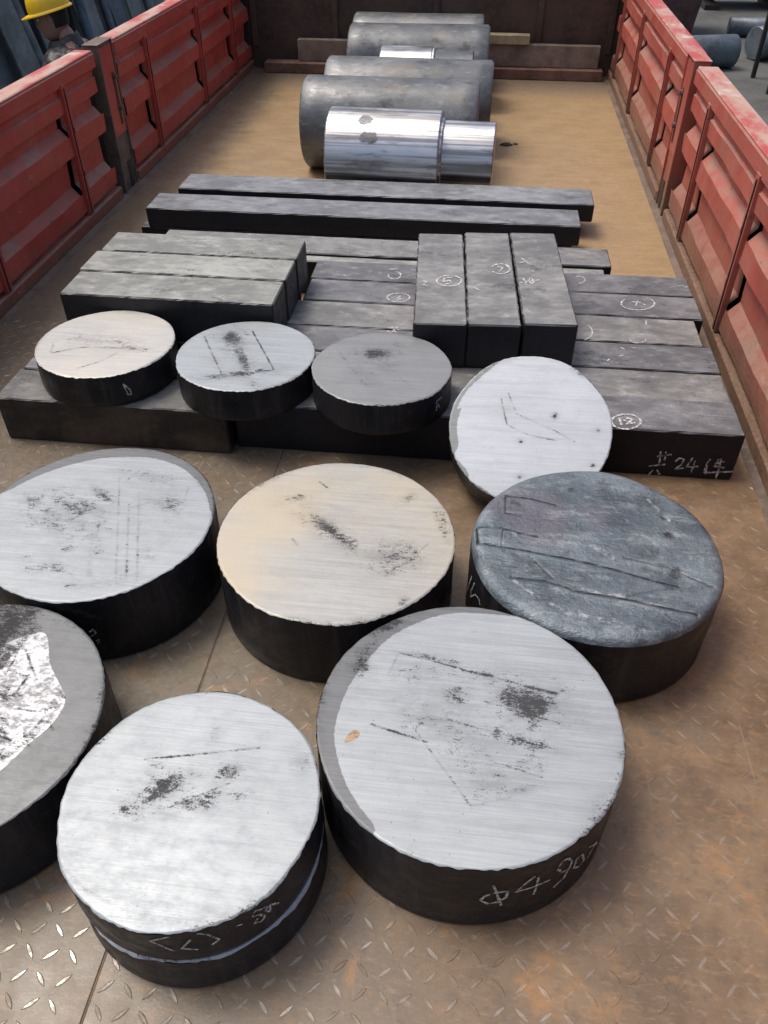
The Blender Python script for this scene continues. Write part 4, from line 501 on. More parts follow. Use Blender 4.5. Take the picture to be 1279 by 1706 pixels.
def face_mesh(r, key, dome=0.0, rim=0.0, seed=0, NR=96, NS=400, z=0.0, edge=.0025):
    th = np.arange(NS) * 2 * np.pi / NS; rg = np.random.default_rng(seed)
    wob = sum(rg.normal() * .0004 * np.sin(k * th + rg.uniform(0, 6)) for k in range(2, 9)) + sum(rg.normal() * .00007 * np.sin(k * th + rg.uniform(0, 6)) for k in range(14, 60, 3))
    rr = (np.arange(1, NR + 1) / NR); 
    V = [[0, 0, 0]]; co = [np.array([[0, 0, 0.]])]
    for q in rr:
        rad = q * (r + wob); zz = np.zeros(NS)
        if rim > 0:
            e = np.clip((q * r - (r - rim)) / rim, 0, 1); zz = zz - rim * .8 * (1 - np.sqrt(np.maximum(1 - e ** 2, 0)))
        co.append(np.c_[rad * np.cos(th), rad * np.sin(th), zz])
    if not rim:
        NR += 1; ed = edge * np.clip(.85 + .35 * np.sin(7 * th + seed) * np.sin(3 * th) + sum(rg.normal() * .05 * np.sin(k * th + rg.uniform(0, 6)) for k in range(20, 90, 4)), .3, 1.6); co.append(np.c_[(r + ed + wob) * np.cos(th), (r + ed + wob) * np.sin(th), -ed])
    co = np.concatenate(co)
    if dome:
        for k in range(14):
            a, b, f1, ph = rg.normal(size=4); kx, ky = 14 * a, 14 * b; co[:, 2] += dome * .28 * np.sin(kx * co[:, 0] + ky * co[:, 1] + 6 * ph)
    F = []
    k = np.arange(NS); k2 = (k + 1) % NS
    tri = np.c_[np.zeros(NS, int), 1 + k, 1 + k2]
    quads = np.concatenate([np.c_[1 + i * NS + k, 1 + (i + 1) * NS + k, 1 + (i + 1) * NS + k2, 1 + i * NS + k2] for i in range(NR - 1)])
    co[:, 2] += z
    me = bpy.data.meshes.new('cut_face')
    nv, nt, nq = len(co), len(tri), len(quads)
    me.vertices.add(nv); me.vertices.foreach_set('co', co.astype(np.float32).ravel())
    me.loops.add(nt * 3 + nq * 4); me.loops.foreach_set('vertex_index', np.concatenate([tri.ravel(), quads.ravel()]).astype(np.int32))
    me.polygons.add(nt + nq)
    me.polygons.foreach_set('loop_start', np.concatenate([np.arange(nt) * 3, nt * 3 + np.arange(nq) * 4]).astype(np.int32))
    me.polygons.foreach_set('use_smooth', np.ones(nt + nq, bool))
    me.update(calc_edges=True); me.validate()
    paint_face(me, key, co)
    return me, wob, co[-NS:, 2]
def disc(key, c, z0, r, t, face, label, body_mat='disc_side', ck=None, dome=0, rim=0, basis=None, seed=1, group='sawn steel discs', bevel=.0025):
    o = thing('steel_disc', label, 'steel disc', (c[0], c[1], z0), 0, group)
    if basis is not None: o.matrix_world = basis
    NS = 400; me, wob, zr = face_mesh(r - (bevel if not rim else 0), key, dome, rim, seed, NS=NS, z=t, edge=bevel)
    link('cut_face', me, face, o)
    th = np.arange(NS) * 2 * np.pi / NS; V = []; rg = np.random.default_rng(seed + 50)
    low = sum(rg.normal() * .0004 * np.sin(k * th + rg.uniform(0, 6)) for k in range(2, 7))
    rings = [(zr, wob - .0001), (zr - .004, wob)] + [(np.full(NS, t * q), wob * q + low * (1 - q) + .0008 * np.sin(5 * th + 7 * q)) for q in (.8, .6, .4, .2)] + [(np.full(NS, .006), low), (np.zeros(NS), low - .006)]
    for z, dr in rings: V.append(np.c_[(r + dr) * np.cos(th), (r + dr) * np.sin(th), z])
    V = np.concatenate(V); F = []
    for i in range(len(rings) - 1):
        for k in range(NS): F.append((i * NS + k, (i + 1) * NS + k, (i + 1) * NS + (k + 1) % NS, i * NS + (k + 1) % NS))
    F.append(tuple(reversed(range(len(V) - NS, len(V)))))
    obj('body', V, F, body_mat, o, True)
    return o
def cyl_normal(c): return lambda p: Vector((p.x - c[0], p.y - c[1], 0)).normalized()
def fdisc(key, x, y, r, t, face, label, z0=0.0005, ck=True, **k):
    o = disc(key, (x, y), z0, r, t, face, label, seed=ord(key[0]), **k)
    if key in CHALK: chalk(key, o, Vector((x, y, z0)), cyl_normal((x, y)))
    return o
fdisc('A', .048, .769, .245, .1795, 'face_bright', 'big bright sawn steel disc in front, diameter chalked on its black rim')
# two thinner discs on top of each other
lower = disc('none', (-.3515, .5805), .0005, .1908, .0925, 'face_bright', 'lower of two stacked steel discs nearest the lower left, its pale rim showing', seed=21, bevel=.003)
upper = disc('B', (-.353, .582), .0935, .19, .0925, 'face_bright', 'upper of two stacked steel discs, bright clean top with faint dark specks', seed=22)
chalk('B1', upper, Vector((-.353, .582, .0935)), cyl_normal((-.353, .582))); chalk('B2', lower, Vector((-.352, .58, .0005)), lambda p: Vector((p.x + .3515, p.y - .5805, 0)).normalized())
fdisc('C', -.235, 1.186, .241, .172, 'face_warm', 'cream-toned sawn steel disc in the middle of the floor with a dark smear')
fdisc('D', .283, 1.203, .246, .182, 'forged', 'grey-blue rough forged steel disc with rounded rim and scored top', dome=.0035, rim=.022)
fdisc('E', -.736, 1.181, .241, .176, 'face_bright', 'bright smudged steel disc with grey crescent edge, on the left below the bars')
fdisc('F', -.795, .692, .246, .164, 'face_rough', 'dull grey steel disc with torn bright patch, cut off by the left picture edge')
fdisc('G', -.953, 1.811, .181, .09, 'face_cream', 'cream-white steel disc lying on the bars, leftmost of the small ones', z0=.1315)
fdisc('H', -.569, 1.792, .18, .09, 'face_bright', 'small steel disc on the bars marked with a black tape-like outline', z0=.1315)
fdisc('I', -.211, 1.77, .178, .09, 'face_dull', 'small matt grey steel disc on the bars, third from the left', z0=.1315)
n = Vector((-.027, -.546, .837)).normalized(); e = (Vector((1, 0, 0)) - n * n.x).normalized(); g = n.cross(e); cb = Vector((.161, 1.589, .186)) - n * .0885
M = Matrix(((e.x, g.x, n.x, cb.x), (e.y, g.y, n.y, cb.y), (e.z, g.z, n.z, cb.z), (0, 0, 0, 1)))
disc('J', (0, 0), 0, .19, .0885, 'face_white', 'white-faced steel disc leaning tilted against the front bars', basis=M, seed=31)

# ------------------------------------------------------------------ bars
def bar(x0, x1, y0, y1, z0, z1, mat, label, yaw=0.0, ck=None, front=None, along='x', group='square steel bars', name='steel_bar'):
    cx, cy_ = (x0 + x1) / 2, (y0 + y1) / 2
    lx, ly, lz = (x1 - x0), (y1 - y0), (z1 - z0)
    L, Wd = (lx, ly) if along == 'x' else (ly, lx)
    ch = .0038; NSEC = 40; sec = [(-Wd / 2 + ch, 0), (Wd / 2 - ch, 0), (Wd / 2, ch), (Wd / 2, lz - ch), (Wd / 2 - ch, lz), (-Wd / 2 + ch, lz), (-Wd / 2, lz - ch), (-Wd / 2, ch)]
    V = []; F = []
    us = [-L / 2, -L / 2 + ch] + [-L / 2 + ch + (L - 2 * ch) * (k + 1) / NSEC for k in range(NSEC - 1)] + [L / 2 - ch, L / 2]
    ph = random.uniform(0, 6)
    for i, u in enumerate(us):
        end = i in (0, len(us) - 1); sh = .0009 * math.sin(u * 5 + ph) 
        for k, (a, z) in enumerate(sec):
            j = random.gauss(0, .0005)
            if end: a *= 1 - 2 * ch / Wd; z = ch + (z) * (1 - 2 * ch / lz)
            p = (u, a + sh + j, z + (random.gauss(0, .0004) if 0 < z < lz else 0))
            V.append(p if along == 'x' else (-p[1], p[0], p[2]))
    for i in range(len(us) - 1):
        for k in range(8): F.append((i * 8 + k, i * 8 + (k + 1) % 8, (i + 1) * 8 + (k + 1) % 8, (i + 1) * 8 + k)[::-1])
    F.append(tuple(range(8))); F.append(tuple(reversed(range(len(V) - 8, len(V)))))
    o = obj(name, V, F, mat); o.location = (cx, cy_, z0); o.rotation_euler = (0, 0, yaw)
    tag(o, label, 'steel bar', group)
    if ck:
        q = Matrix.Rotation(-yaw, 3, 'Z'); cm = chalk(ck, o, Vector((cx, cy_, z0)), lambda p: Vector((0, 0, 1)) if p.z > z1 - .003 else Vector((0, -1, 0)))
        for c1 in cm:
            for vv in c1.data.vertices: vv.co = q @ vv.co
    return o
T = .13
GR = 'long bars lying across the bed'
# front layer, right-hand lengths (front to back)
bar(-.588, .689, 1.687, 1.836, .0006, .138, 'bar_dark', 'front bar with chalked Chinese count on its black face, by the right side', yaw=.002, ck='M6R', group=GR)
bar(-.56, .690, 1.839, 1.986, .0006, T, 'bar_grey', 'second bar of the right-hand layer, counted from the front', group=GR)
bar(-.55, .693, 1.993, 2.135, .0006, T, 'bar_dark', 'third bar of the right-hand layer, counted from the front', ck='M4', group=GR)
bar(-.545, .672, 2.141, 2.298, .0006, T, 'bar_grey', 'fourth bar of the right-hand layer, its end notched back from its neighbours', ck='M3', group=GR)
bar(-.525, .701, 2.304, 2.452, .0006, T, 'bar_dark', 'fifth bar of the right-hand layer with a circled chalk number near its end', ck='M2', group=GR)
bar(-.530, .698, 2.457, 2.598, .0006, T, 'bar_dark', 'sixth and rearmost bar of the right-hand layer', ck='M1', group=GR)
# front layer, left-hand lengths
bar(-1.215, -.597, 1.652, 1.798, .0006, T, 'bar_brown', 'front left bar with brownish face under the cream-white disc', yaw=-.004, group='short bars at the left of the bed')
bar(-1.208, -.60, 1.803, 1.948, .0006, T, 'bar_blue', 'second left bar, its end showing beside the leftmost small disc', group='short bars at the left of the bed')
for k, (y0, wd) in enumerate(((1.995, 'front'), (2.148, 'middle'), (2.300, 'rear'))):
    bar(-1.145, -.56, y0, y0 + .147, .0006, T, 'bar_dark', 'lower left bar under the %s bar of the raised pale trio' % wd, group='short bars at the left of the bed')
# raised trio on the left
bar(-1.152, -.538, 1.993, 2.142, T + .001, .262, 'bar_pale', 'front bar of the raised pale trio on the left', yaw=-.006, group='raised trio of short bars on the left')
bar(-1.160, -.535, 2.150, 2.290, T + .001, .262, 'bar_pale', 'middle bar of the raised pale trio on the left', yaw=-.003, group='raised trio of short bars on the left')
bar(-1.150, -.532, 2.298, 2.440, T + .001, .262, 'bar_pale', 'rear bar of the raised trio on the left, greenish top', group='raised trio of short bars on the left')
# raised trio lying lengthwise
GU = 'raised trio of bars pointing at the camera'
bar(-.165, -.022, 1.935, 2.545, T + .001, .262, 'bar_grey', 'left bar of the trio pointing at the camera, circled chalk number on top', yaw=.057, ck='U1', along='y', group=GU)
bar(-.019, .122, 1.945, 2.57, T + .001, .262, 'bar_grey', 'middle bar of the trio pointing at the camera', yaw=.055, ck='U2', along='y', group=GU)
bar(.127, .270, 1.965, 2.585, T + .001, .262, 'bar_grey', 'right bar of the trio pointing at the camera, scribbled chalk on top', yaw=.058, ck='U3', along='y', group=GU)
# long rear bars
bar(-1.12, .463, 2.655, 2.803, .0006, T, 'bar_grey', 'long bar just behind the raised trios, pale worn top', yaw=.002, group=GR)
bar(-1.0, .438, 2.606, 2.650, .0006, .122, 'bar_pale', 'narrow flat bar squeezed in front of the long pale-topped bar', group=GR)
bar(-1.31, .36, 2.995, 3.15, .0006, .058, 'bar_dark', 'lower flat bar beneath the second rearmost long bar', group=GR)
bar(-1.275, .385, 2.990, 3.156, .059, .134, 'bar_blue', 'second rearmost long bar, raised on a darker one', yaw=.001, group=GR)
bar(-1.19, .40, 3.235, 3.39, .0006, .062, 'bar_dark', 'lower flat bar beneath the rearmost long bar', group=GR)
bar(-1.222, .452, 3.225, 3.402, .063, .131, 'bar_blue', 'rearmost long bar, just in front of the polished shaft', group=GR)

# ------------------------------------------------------------------ round billets and shafts
def lathe(prof, n=72, seed=0, wob=.0):
    """axis along x; prof list of (x, r)"""
    V = []; F = []; rg = random.Random(seed)
    ph = [rg.uniform(0, 6) for _ in range(6)]
    for i, (x, r) in enumerate(prof):
        for k in range(n):
            a = 2 * math.pi * k / n; q = r + wob * (math.sin(3 * a + ph[0] + x * 3) + .6 * math.sin(7 * a + ph[1] + x * 9))
            V.append((x, q * math.cos(a), q * math.sin(a)))
    for i in range(len(prof) - 1):
        for k in range(n): F.append((i * n + k, i * n + (k + 1) % n, (i + 1) * n + (k + 1) % n, (i + 1) * n + k)[::-1])
    F.append(tuple(range(n))); F.append(tuple(reversed(range(len(V) - n, len(V)))))
    return V, F
def shade(o, ang=35):
    me = o.data; me.polygons.foreach_set('use_smooth', [True] * len(me.polygons))
    bm = bmesh.new(); bm.from_mesh(me)
    for ed in bm.edges:
        if len(ed.link_faces) == 2 and ed.calc_face_angle(0) > R(ang): ed.smooth = False
    bm.to_mesh(me); bm.free(); return o
def billet(x0, x1, y, r, label, mat='billet_grey', yaw=0, seed=0, ch=.012):
    o = thing('steel_billet', label, 'billet', ((x0 + x1) / 2, y, .001), yaw, 'round steel billets by the headboard')
    l = (x1 - x0) / 2; xs = [-l, -l + .002, -l + ch] + [-l + ch + (2 * l - 2 * ch) * k / 12 for k in range(1, 12)] + [l - ch, l - .002, l]
    rs = [r - ch, r - ch * .85] + [r] * (len(xs) - 4) + [r - ch * .85, r - ch]
    V, F = lathe(list(zip(xs, rs)), 72, seed, .0012); V = [(a, b, c + r) for a, b, c in V]
    shade(obj('body', V, F, mat, o), 50); return o
def shaft(x0, xm, x1, y, r1, r2, label, m1, m2, yaw=0):
    o = thing('stepped_shaft', label, 'shaft', ((x0 + x1) / 2, y, .001), yaw, 'stepped shafts between the billets')
    c = (x0 + x1) / 2
    def part(nm, a, b, r, mat, cc=.005):
        V, F = lathe([(a - c, r - cc), (a - c + cc, r), (b - c - cc, r), (b - c, r - cc)], 96); V = [(p, q, s + r1) for p, q, s in V]; return shade(obj(nm, V, F, mat, o), 30)
    part('thick_section', x0, xm, r1, m1); part('thin_section', xm + .0005, x1, r2, m2); part('shoulder_groove', xm - .012, xm + .012, r2 + .012, 'turned_soft'); return o
sh = shaft(-.645, -.172, .052, 3.59, .178, .142, 'bright polished stepped shaft lying behind the rearmost long bar', 'turned', 'turned', yaw=-.03)
# rough unmachined spots on the polished section
def spot(parent, u, a, ru, ra, r, z0, seed):
    rg = random.Random(seed); V = []; n = 22; 
    for k in range(n):
        t = 2 * math.pi * k / n; q = rg.uniform(.72, 1.1); uu = u + ru * q * math.cos(t); aa = a + ra * q * math.sin(t)
        V.append((uu, (r + .0012) * math.cos(aa), z0 + (r + .0012) * math.sin(aa)))
    V.append((u, (r + .0015) * math.cos(a), z0 + (r + .0015) * math.sin(a)))
    obj('rough_spot', V, [(k, (k + 1) % n, n) for k in range(n)], 'billet_grey', parent)
spot(sh, -.185, R(118), .035, R(8), .178, .178, 4); spot(sh, -.165, R(143), .04, R(8), .178, .178, 5)
billet(-.822, -.03, 3.972, .195, 'dull grey billet right behind the polished shaft', seed=1, yaw=-.012)
billet(-.785, .027, 4.366, .195, 'mottled grey billet, second behind the polished shaft, chipped right rim', seed=2)
shaft(-.565, -.293, -.08, 4.752, .184, .168, 'half-hidden stepped shaft with a bright section between the billets', 'turned_soft', 'billet_grey')
billet(-.79, -.005, 5.170, .2, 'brownish grey billet in front of the rearmost one', seed=3, yaw=.006)
billet(-.825, -.044, 5.575, .193, 'rearmost grey billet nearest the headboard', seed=4)
# timbers at the headboard
def plank(x0, x1, y0, y1, z0, z1, mat, label, rx=0):
    V, F = box_vf(x0, x1, y0, y1, z0, z1, .004); c = Vector(((x0 + x1) / 2, (y0 + y1) / 2, z0))
    o = obj('timber', [Vector(p) - c for p in V], F, mat); o.location = c; o.rotation_euler = (0, rx, 0); return tag(o, label, 'timber', 'timbers at the headboard')
plank(-1.46, .72, 5.772, 5.872, .001, .062, 'timber_dark', 'long dark reddish timber lying along the foot of the headboard')
plank(-1.24, .69, 5.822, 5.868, .063, .190, 'timber', 'shorter grey-brown timber resting on the long dark one', 0)
plank(-.20, .245, 5.80, 5.868, .191, .245, 'yellow_wood', 'short pale board end with yellow paint right of the billets', 0)

# ------------------------------------------------------------------ the worker beyond the left side
def skin(name, pts, edges, mat, parent, root=0, sub=2):
    me = bpy.data.meshes.new(name); me.from_pydata([p[:3] for p in pts], edges, []); me.update()
    me.materials.append(MAT[mat]); o = link(name, me, None, parent)
    md = o.modifiers.new('Skin', 'SKIN'); md.use_smooth_shade = True; md.branch_smoothing = .6
    for i, p in enumerate(pts):
        r = p[3] if isinstance(p[3], tuple) else (p[3], p[3]); sv = me.skin_vertices[0].data[i]; sv.radius = r; sv.use_root = (i == root)
    sb = o.modifiers.new('Sub', 'SUBSURF'); sb.levels = sub; sb.render_levels = sub
    if mat == 'jacket':
        sb.levels = sb.render_levels = 4; tx = bpy.data.textures.new('folds', 'CLOUDS'); tx.noise_scale = .09; tx.noise_depth = 2
        dp = o.modifiers.new('Folds', 'DISPLACE'); dp.texture = tx; dp.strength = .05; dp.mid_level = .5; dp.texture_coords = 'LOCAL'
    return o
PX, PY = -2.62, 5.57
person = thing('person', 'worker in yellow hard hat and dark jacket seen beyond the left side', 'person', (PX, PY, GZ), R(8))
person.scale = (1, 1, .978)
# figure faces -x; local z from the ground; stooping slightly, looking down
B = [(.02, 0, .92, (.14, .16)), (.02, 0, 1.10, (.125, .15)), (-.01, 0, 1.28, (.135, .17)), (-.03, 0, 1.40, (.10, .13)), (-.05, 0, 1.475, .058), (-.085, 0, 1.54, .062),
     (-.03, -.16, 1.385, .062), (.0, -.23, 1.12, .048), (-.16, -.20, .95, .036), (-.03, .16, 1.385, .062), (.0, .23, 1.12, .048), (-.16, .20, .95, .036),
     (.02, -.09, .86, .092), (.0, -.10, .48, .06), (.03, -.10, .09, .042), (-.12, -.11, .035, .038), (.02, .09, .86, .092), (.0, .10, .48, .06), (.03, .10, .09, .042), (-.12, .11, .035, .038)]
E_ = [(0, 1), (1, 2), (2, 3), (3, 4), (4, 5), (3, 6), (6, 7), (7, 8), (3, 9), (9, 10), (10, 11), (0, 12), (12, 13), (13, 14), (14, 15), (0, 16), (16, 17), (17, 18), (18, 19)]
skin('body', B, E_, 'skin', person)
J = [(-.03, 0, .86, (.19, .21)), (-.05, 0, 1.10, (.19, .20)), (-.07, 0, 1.29, (.21, .22)), (-.065, 0, 1.42, (.175, .185)), (-.075, 0, 1.515, (.115, .105)),
     (-.06, -.19, 1.40, .092), (-.02, -.26, 1.12, .074), (-.15, -.22, .975, .06), (-.06, .19, 1.40, .092), (-.02, .26, 1.12, .074), (-.15, .22, .975, .06)]
J = [(p[0], p[1], p[2] - .035, p[3]) for p in J]
skin('jacket', J, [(0, 1), (1, 2), (2, 3), (3, 4), (3, 5), (5, 6), (6, 7), (3, 8), (8, 9), (9, 10)], 'jacket', person)
Tt = [(.02, 0, .93, (.15, .17)), (.02, -.09, .84, .105), (.0, -.10, .48, .078), (.03, -.10, .10, .062), (.02, .09, .84, .105), (.0, .10, .48, .078), (.03, .10, .10, .062)]
skin('trousers', Tt, [(0, 1), (1, 2), (2, 3), (0, 4), (4, 5), (5, 6)], 'trousers', person)
for s in (-1, 1): skin('boot', [(.045, s * .10, .12, .055), (.04, s * .10, .05, .05), (-.13, s * .105, .045, .045), (-.18, s * .105, .04, .032)], [(0, 1), (1, 2), (2, 3)], 'boots', person)
# hands: palm, four fingers and thumb
for s in (-1, 1):
    hpt = [(-.16, s * .20, .955, .03), (-.205, s * .20, .91, (.018, .038))]
    hed = [(0, 1)]
    for k in range(4):
        b = (-.225 - .004 * (k % 2), s * (.20 + (k - 1.5) * .021), .885); i = len(hpt)
        hpt += [(*b, .0095), (b[0] - .02, b[1], b[2] - .032, .009), (b[0] - .012, b[1], b[2] - .062 + .006 * abs(k - 1.5), .0075)]
        hed += [(1, i), (i, i + 1), (i + 1, i + 2)]
    i = len(hpt); hpt += [(-.20, s * .20 - s * .042, .915, .011), (-.225, s * .20 - s * .058, .885, .010), (-.235, s * .20 - s * .056, .862, .008)]; hed += [(1, i), (i, i + 1), (i + 1, i + 2)]
    skin('hand', hpt, hed, 'skin', person)
# head: loft of rings with a face, looking down to the left
def head():
    # rows: z, front x, back x, half width
    rows = [(-.125, -.045, .02, .030), (-.115, -.082, .035, .046), (-.09, -.098, .062, .060), (-.06, -.100, .078, .068), (-.03, -.098, .088, .073), (0, -.094, .096, .076), (.03, -.100, .100, .077), (.06, -.096, .098, .074), (.09, -.078, .085, .064), (.112, -.045, .055, .044), (.122, -.01, .02, .015)]
    n = 28; V = []; F = []
    for z, xf, xb, hw in rows:
        for k in range(n):
            a = 2 * math.pi * k / n; c, s = math.cos(a), math.sin(a)
            x = (xf + xb) / 2 + (xb - xf) / 2 * c; y = hw * s
            fr = max(0, -c) ** 6
            if -.05 < z < .01: x -= fr * (.026 if z < -.02 else .012) * (1 if abs(s) < .35 else 0)      # nose
            if -.001 <= z < .02: x += .012 * math.exp(-((abs(y) - .03) / .016) ** 2) * max(0, -c)          # eye sockets
            if abs(z + .09) < .02: x -= .006 * fr                                                         # lips
            V.append((x, y, z))
    for i in range(len(rows) - 1):
        for k in range(n): F.append((i * n + k, i * n + (k + 1) % n, (i + 1) * n + (k + 1) % n, (i + 1) * n + k))
    F.append(tuple(reversed(range(n)))); F.append(tuple(range(len(V) - n, len(V))))
    return V, F
HM = Matrix.Translation((-.115, 0, 1.585)) @ Matrix.Rotation(R(-14), 4, 'Y')
def hobj(name, V, F, mat, parent=person, smooth=True): return obj(name, [HM @ Vector(p) for p in V], F, mat, parent, smooth)
hd = hobj('head', *head(), 'skin')
for s in (-1, 1):
    V, F = [], []
    for i, (z, w_) in enumerate(((-.032, .006), (-.022, .012), (0, .016), (.02, .014), (.03, .006))):
        for k in range(8): a = 2 * math.pi * k / 8; V.append((.005 + w_ * math.cos(a), s * (.076 + .006 * math.sin(a)), z))
    for i in range(4):
        for k in range(8): F.append((i * 8 + k, i * 8 + (k + 1) % 8, (i + 1) * 8 + (k + 1) % 8, (i + 1) * 8 + k))
    hobj('ear', V, F, 'skin', hd)
    for nm, mt, rr, xx in (('eye', 'white_bit', .0105, -.083), ('pupil', 'hair', .006, -.0905)):
        V, F = tube([(xx - rr * q, s * .03, .008) for q in (-.9, -.5, 0, .5, .9)], [rr * math.sqrt(1 - q * q) for q in (-.9, -.5, 0, .5, .9)], 10); hobj(nm, V, F, mt, hd)
V, F = head(); V = [(x * 1.03 + .004, y * 1.04, z * 1.02 + .002) for x, y, z in V]
F = [f for f in F if len(f) == 4 and all((V[i][0] > -.0 + .0 * V[i][2] and V[i][2] > -.07) or V[i][2] > .075 for i in f)]
hobj('hair', V, F, 'hair')
# hard hat: crown, brim with peak
V = []; F = []; n = 40
for i in range(11):
    t = i / 10 * math.pi / 2
    for k in range(n):
        a = 2 * math.pi * k / n; V.append((.004 + .135 * math.cos(t) ** .7 * math.cos(a), .112 * math.cos(t) ** .7 * math.sin(a), .045 + .135 * math.sin(t) + (.008 * math.exp(-(math.sin(a) * 5) ** 2) if t > .4 else 0)))
for i in range(10):
    for k in range(n): F.append((i * n + k, i * n + (k + 1) % n, (i + 1) * n + (k + 1) % n, (i + 1) * n + k))
hat = hobj('hard_hat', V, F, 'hat_yellow')
V = []; F = []
for q in range(3):
    for k in range(n):
        a = 2 * math.pi * k / n; pk = .05 * max(0, -math.cos(a)) ** 2 + .012; rr = (0, 1, 1)[q]
        V.append((.004 + (.133 + pk * rr) * math.cos(a), (.110 + .014 * rr) * math.sin(a), .047 - .012 * rr - (.006 if q == 2 else 0)))
for q in range(2):
    for k in range(n): F.append((q * n + k, q * n + (k + 1) % n, (q + 1) * n + (k + 1) % n, (q + 1) * n + k))
hobj('brim', V, F, 'hat_yellow', hat)
# upturned jacket collar
V = []; F = []; n = 28
for q, (z, rr) in enumerate(((1.405, .125), (1.44, .110), (1.468, .096), (1.473, .090), (1.42, .088))):
    for k in range(n): a = 2 * math.pi * k / n; V.append((-.078 + rr * math.cos(a), rr * .92 * math.sin(a), z + .03 * math.cos(a) + .004 * math.sin(5 * a)))
for q in range(4):
    for k in range(n): F.append((q * n + k, q * n + (k + 1) % n, (q + 1) * n + (k + 1) % n, (q + 1) * n + k))
obj('collar', V, F, 'jacket', person, True)

# ------------------------------------------------------------------ leaning steel behind the worker
def leaning(x, y, wd, ht, tilt, lean, mat, label, rnd=False):
    o = thing('leaning_bar' if rnd else 'leaning_plate', label, 'steel stock', (x, y, GZ), 0, 'steel stock standing beyond the left side')
    if rnd: V, F = tube([(0, 0, 0), (0, 0, ht)], wd / 2, 16)
    else: V, F = box_vf(-.012, .012, -wd / 2, wd / 2, 0, ht, .003)
    Mx = Matrix.Rotation(lean, 4, 'Y') @ Matrix.Rotation(tilt, 4, 'X')
    V = [Mx @ Vector(p) for p in V]; zmin = min(p.z for p in V); V = [p - Vector((0, 0, zmin)) for p in V]
    obj('bar' if rnd else 'plate', V, F, mat, o); return o
rg = random.Random(3)
for k in range(22):
    y = 4.6 + k * .38; rnd = k % 3 == 1; 
    mat = 'sheet_blue' if k < 4 else rg.choice(['sheet_grey', 'sheet_grey', 'yard_steel', 'sheet_blue'])
    od = 'first second third fourth fifth sixth seventh eighth ninth tenth eleventh twelfth thirteenth fourteenth fifteenth sixteenth'.split()
    nn = (k - 1) // 3 if rnd else k - (k + 1) // 3
    leaning(-4.05 - .02 * k + rg.uniform(-.12, .12), y, rg.uniform(.10, .16) if rnd else rg.uniform(.25, .42), rg.uniform(2.3, 3.2), R(rg.uniform(-7, 7)), R(-12 + rg.uniform(-2, 2)), mat,
            ('%s round bar from the near end of the row leaning beyond the left side' if rnd else '%s flat plate from the near end of the row leaning beyond the left side') % od[nn], rnd)
rk = thing('storage_rack', 'dark steel rack holding the leaning stock beyond the left side', 'rack', (-5.1, 9, GZ))
for y in (-5, -1.7, 1.7, 5): box('upright', -.06, .06, y - .06, y + .06, 0, 3.0, 'chassis', rk)
for z in (1.2, 2.3): box('cross_beam', .061, .16, -5.2, 5.2, z, z + .1, 'chassis', rk)
box('back_sheet', -.12, -.07, -5.2, 5.2, .0, 3.2, 'sheet_grey', rk)

# ------------------------------------------------------------------ yard beyond the right side
def lying(p0, p1, r, label, mat='yard_steel'):
    a, b = Vector(p0), Vector(p1); c = (a + b) / 2; o = thing('steel_billet', label, 'billet', (c.x, c.y, GZ), 0, 'billets lying in the yard')
    d = (b - a).normalized(); V, F = tube([a - c, a - c + d * .012, b - c - d * .012, b - c], [r - .012, r, r, r - .012], 32)
    shade(obj('body', [v + Vector((0, 0, r)) for v in V], F, mat, o), 50); return o
lying((3.52, 14.35, 0), (4.9, 14.2, 0), .13, 'long blue-grey billet lying crosswise on the yard floor')
lying((3.52, 12.75, 0), (4.7, 13.35, 0), .20, 'thick round billet with pale end face, right of the truck')
lying((2.2, 12.05, 0), (3.16, 12.3, 0), .19, 'round billet poking out behind the red right side')
tb = thing('work_table', 'dark steel table with spindly legs at the right picture edge', 'table', (3.75, 11.3, GZ))
for x, y in ((-.42, -.35), (-.33, -.30), (.5, -.35), (-.42, .45), (.5, .45)): box('leg', x - .025, x + .025, y - .025, y + .025, 0, 1.0, 'black_steel', tb)
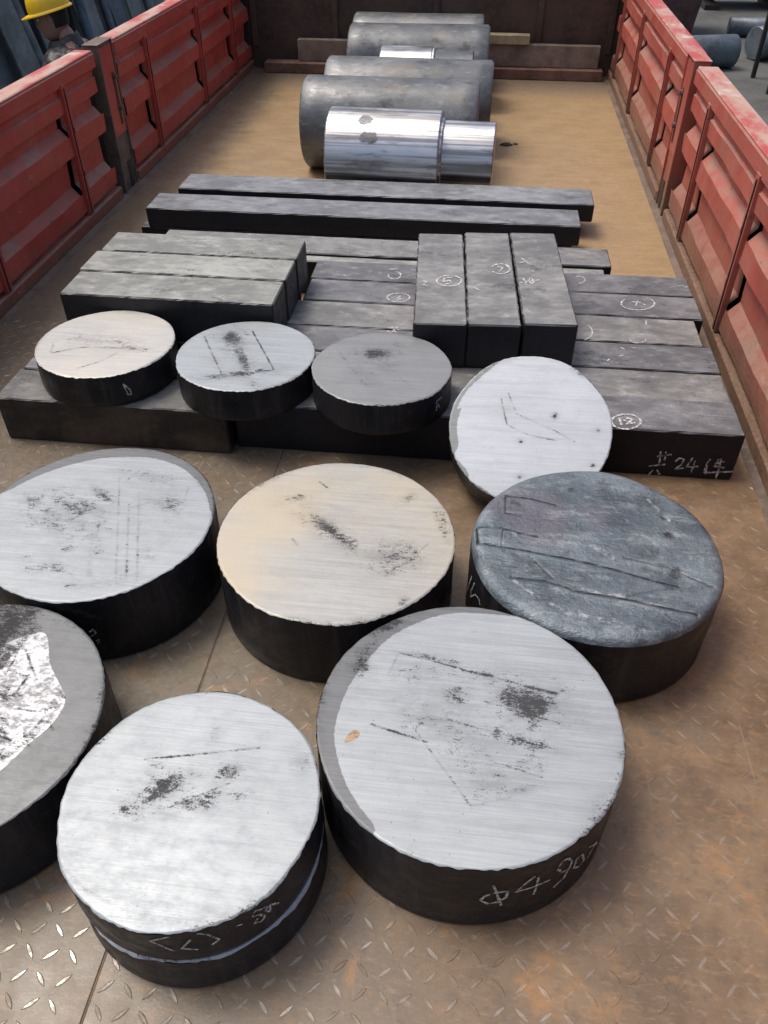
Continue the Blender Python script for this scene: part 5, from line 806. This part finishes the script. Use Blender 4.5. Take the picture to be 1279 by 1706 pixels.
box('table_top', -.5, .6, -.45, .55, 1.0, 1.05, 'black_steel', tb)
mr = thing('steel_bin', 'maroon steel bin standing behind the red right side', 'bin', (2.35, 14.6, GZ))
mb = MB(); b0 = [(-.75, -.6), (.75, -.6), (.75, .6), (-.75, .6)]
mb.add([(x * .8, y * .8, .05) for x, y in b0] + [(x, y, 1.35) for x, y in b0], [(3, 2, 1, 0), (0, 1, 5, 4), (1, 2, 6, 5), (2, 3, 7, 6), (3, 0, 4, 7)]); mb.build('shell', 'maroon', mr)
for y in (-.6, .6): box('rim_bar', -.8, .8, y - .04, y + .04, 1.351, 1.42, 'maroon', mr)
for x in (-.4, .4): box('foot', x - .06, x + .06, -.45, .45, 0, .049, 'black_steel', mr)
sr = thing('stock_rack', 'dark low steel rack across the yard at the top right', 'rack', (5.0, 17.0, GZ))
for x in (-1.3, -.2, .9, 2.0):
    box('upright', x - .07, x + .07, -.07, .07, 0, 1.6, 'black_steel', sr); box('foot', x - .12, x + .12, -.5, .5, 0.001, .08, 'black_steel', sr)
for z in (.45, 1.0): box('shelf', -1.5, 2.3, -.45, .45, z, z + .06, 'black_steel', sr)
box('back_panel', -1.5, 2.3, .46, .5, .1, 2.4, 'black_steel', sr)
# ------------------------------------------------------------------ crumbs on the floor
for k, (x, y, s, lab) in enumerate(((-1.36, 2.52, .020, 'flat pale chip on the floor beside the left side'), (.735, 1.66, .005, 'tiny pale crumb beyond the end of the front bar'), (.745, 4.55, .006, 'tiny pale crumb at the foot of the right side'), (.12, 4.4, .03, 'dark clod of dirt on the ochre floor right of the billets'), (.17, 4.42, .014, 'small dark crumb beside the clod of dirt'))):
    V, F = tube([(0, 0, 0), (0, 0, s * .25), (0, 0, s * .4)], [s, s * .8, s * .2], 7); V = [(p[0] * random.uniform(.6, 1.4), p[1] * random.uniform(.6, 1.3), p[2]) for p in V]
    o = obj('debris', V, F, 'mud' if k > 2 else 'sand_bit'); o.location = (x, y, .0005)
    tag(o, lab, 'debris', 'scraps on the truck floor')
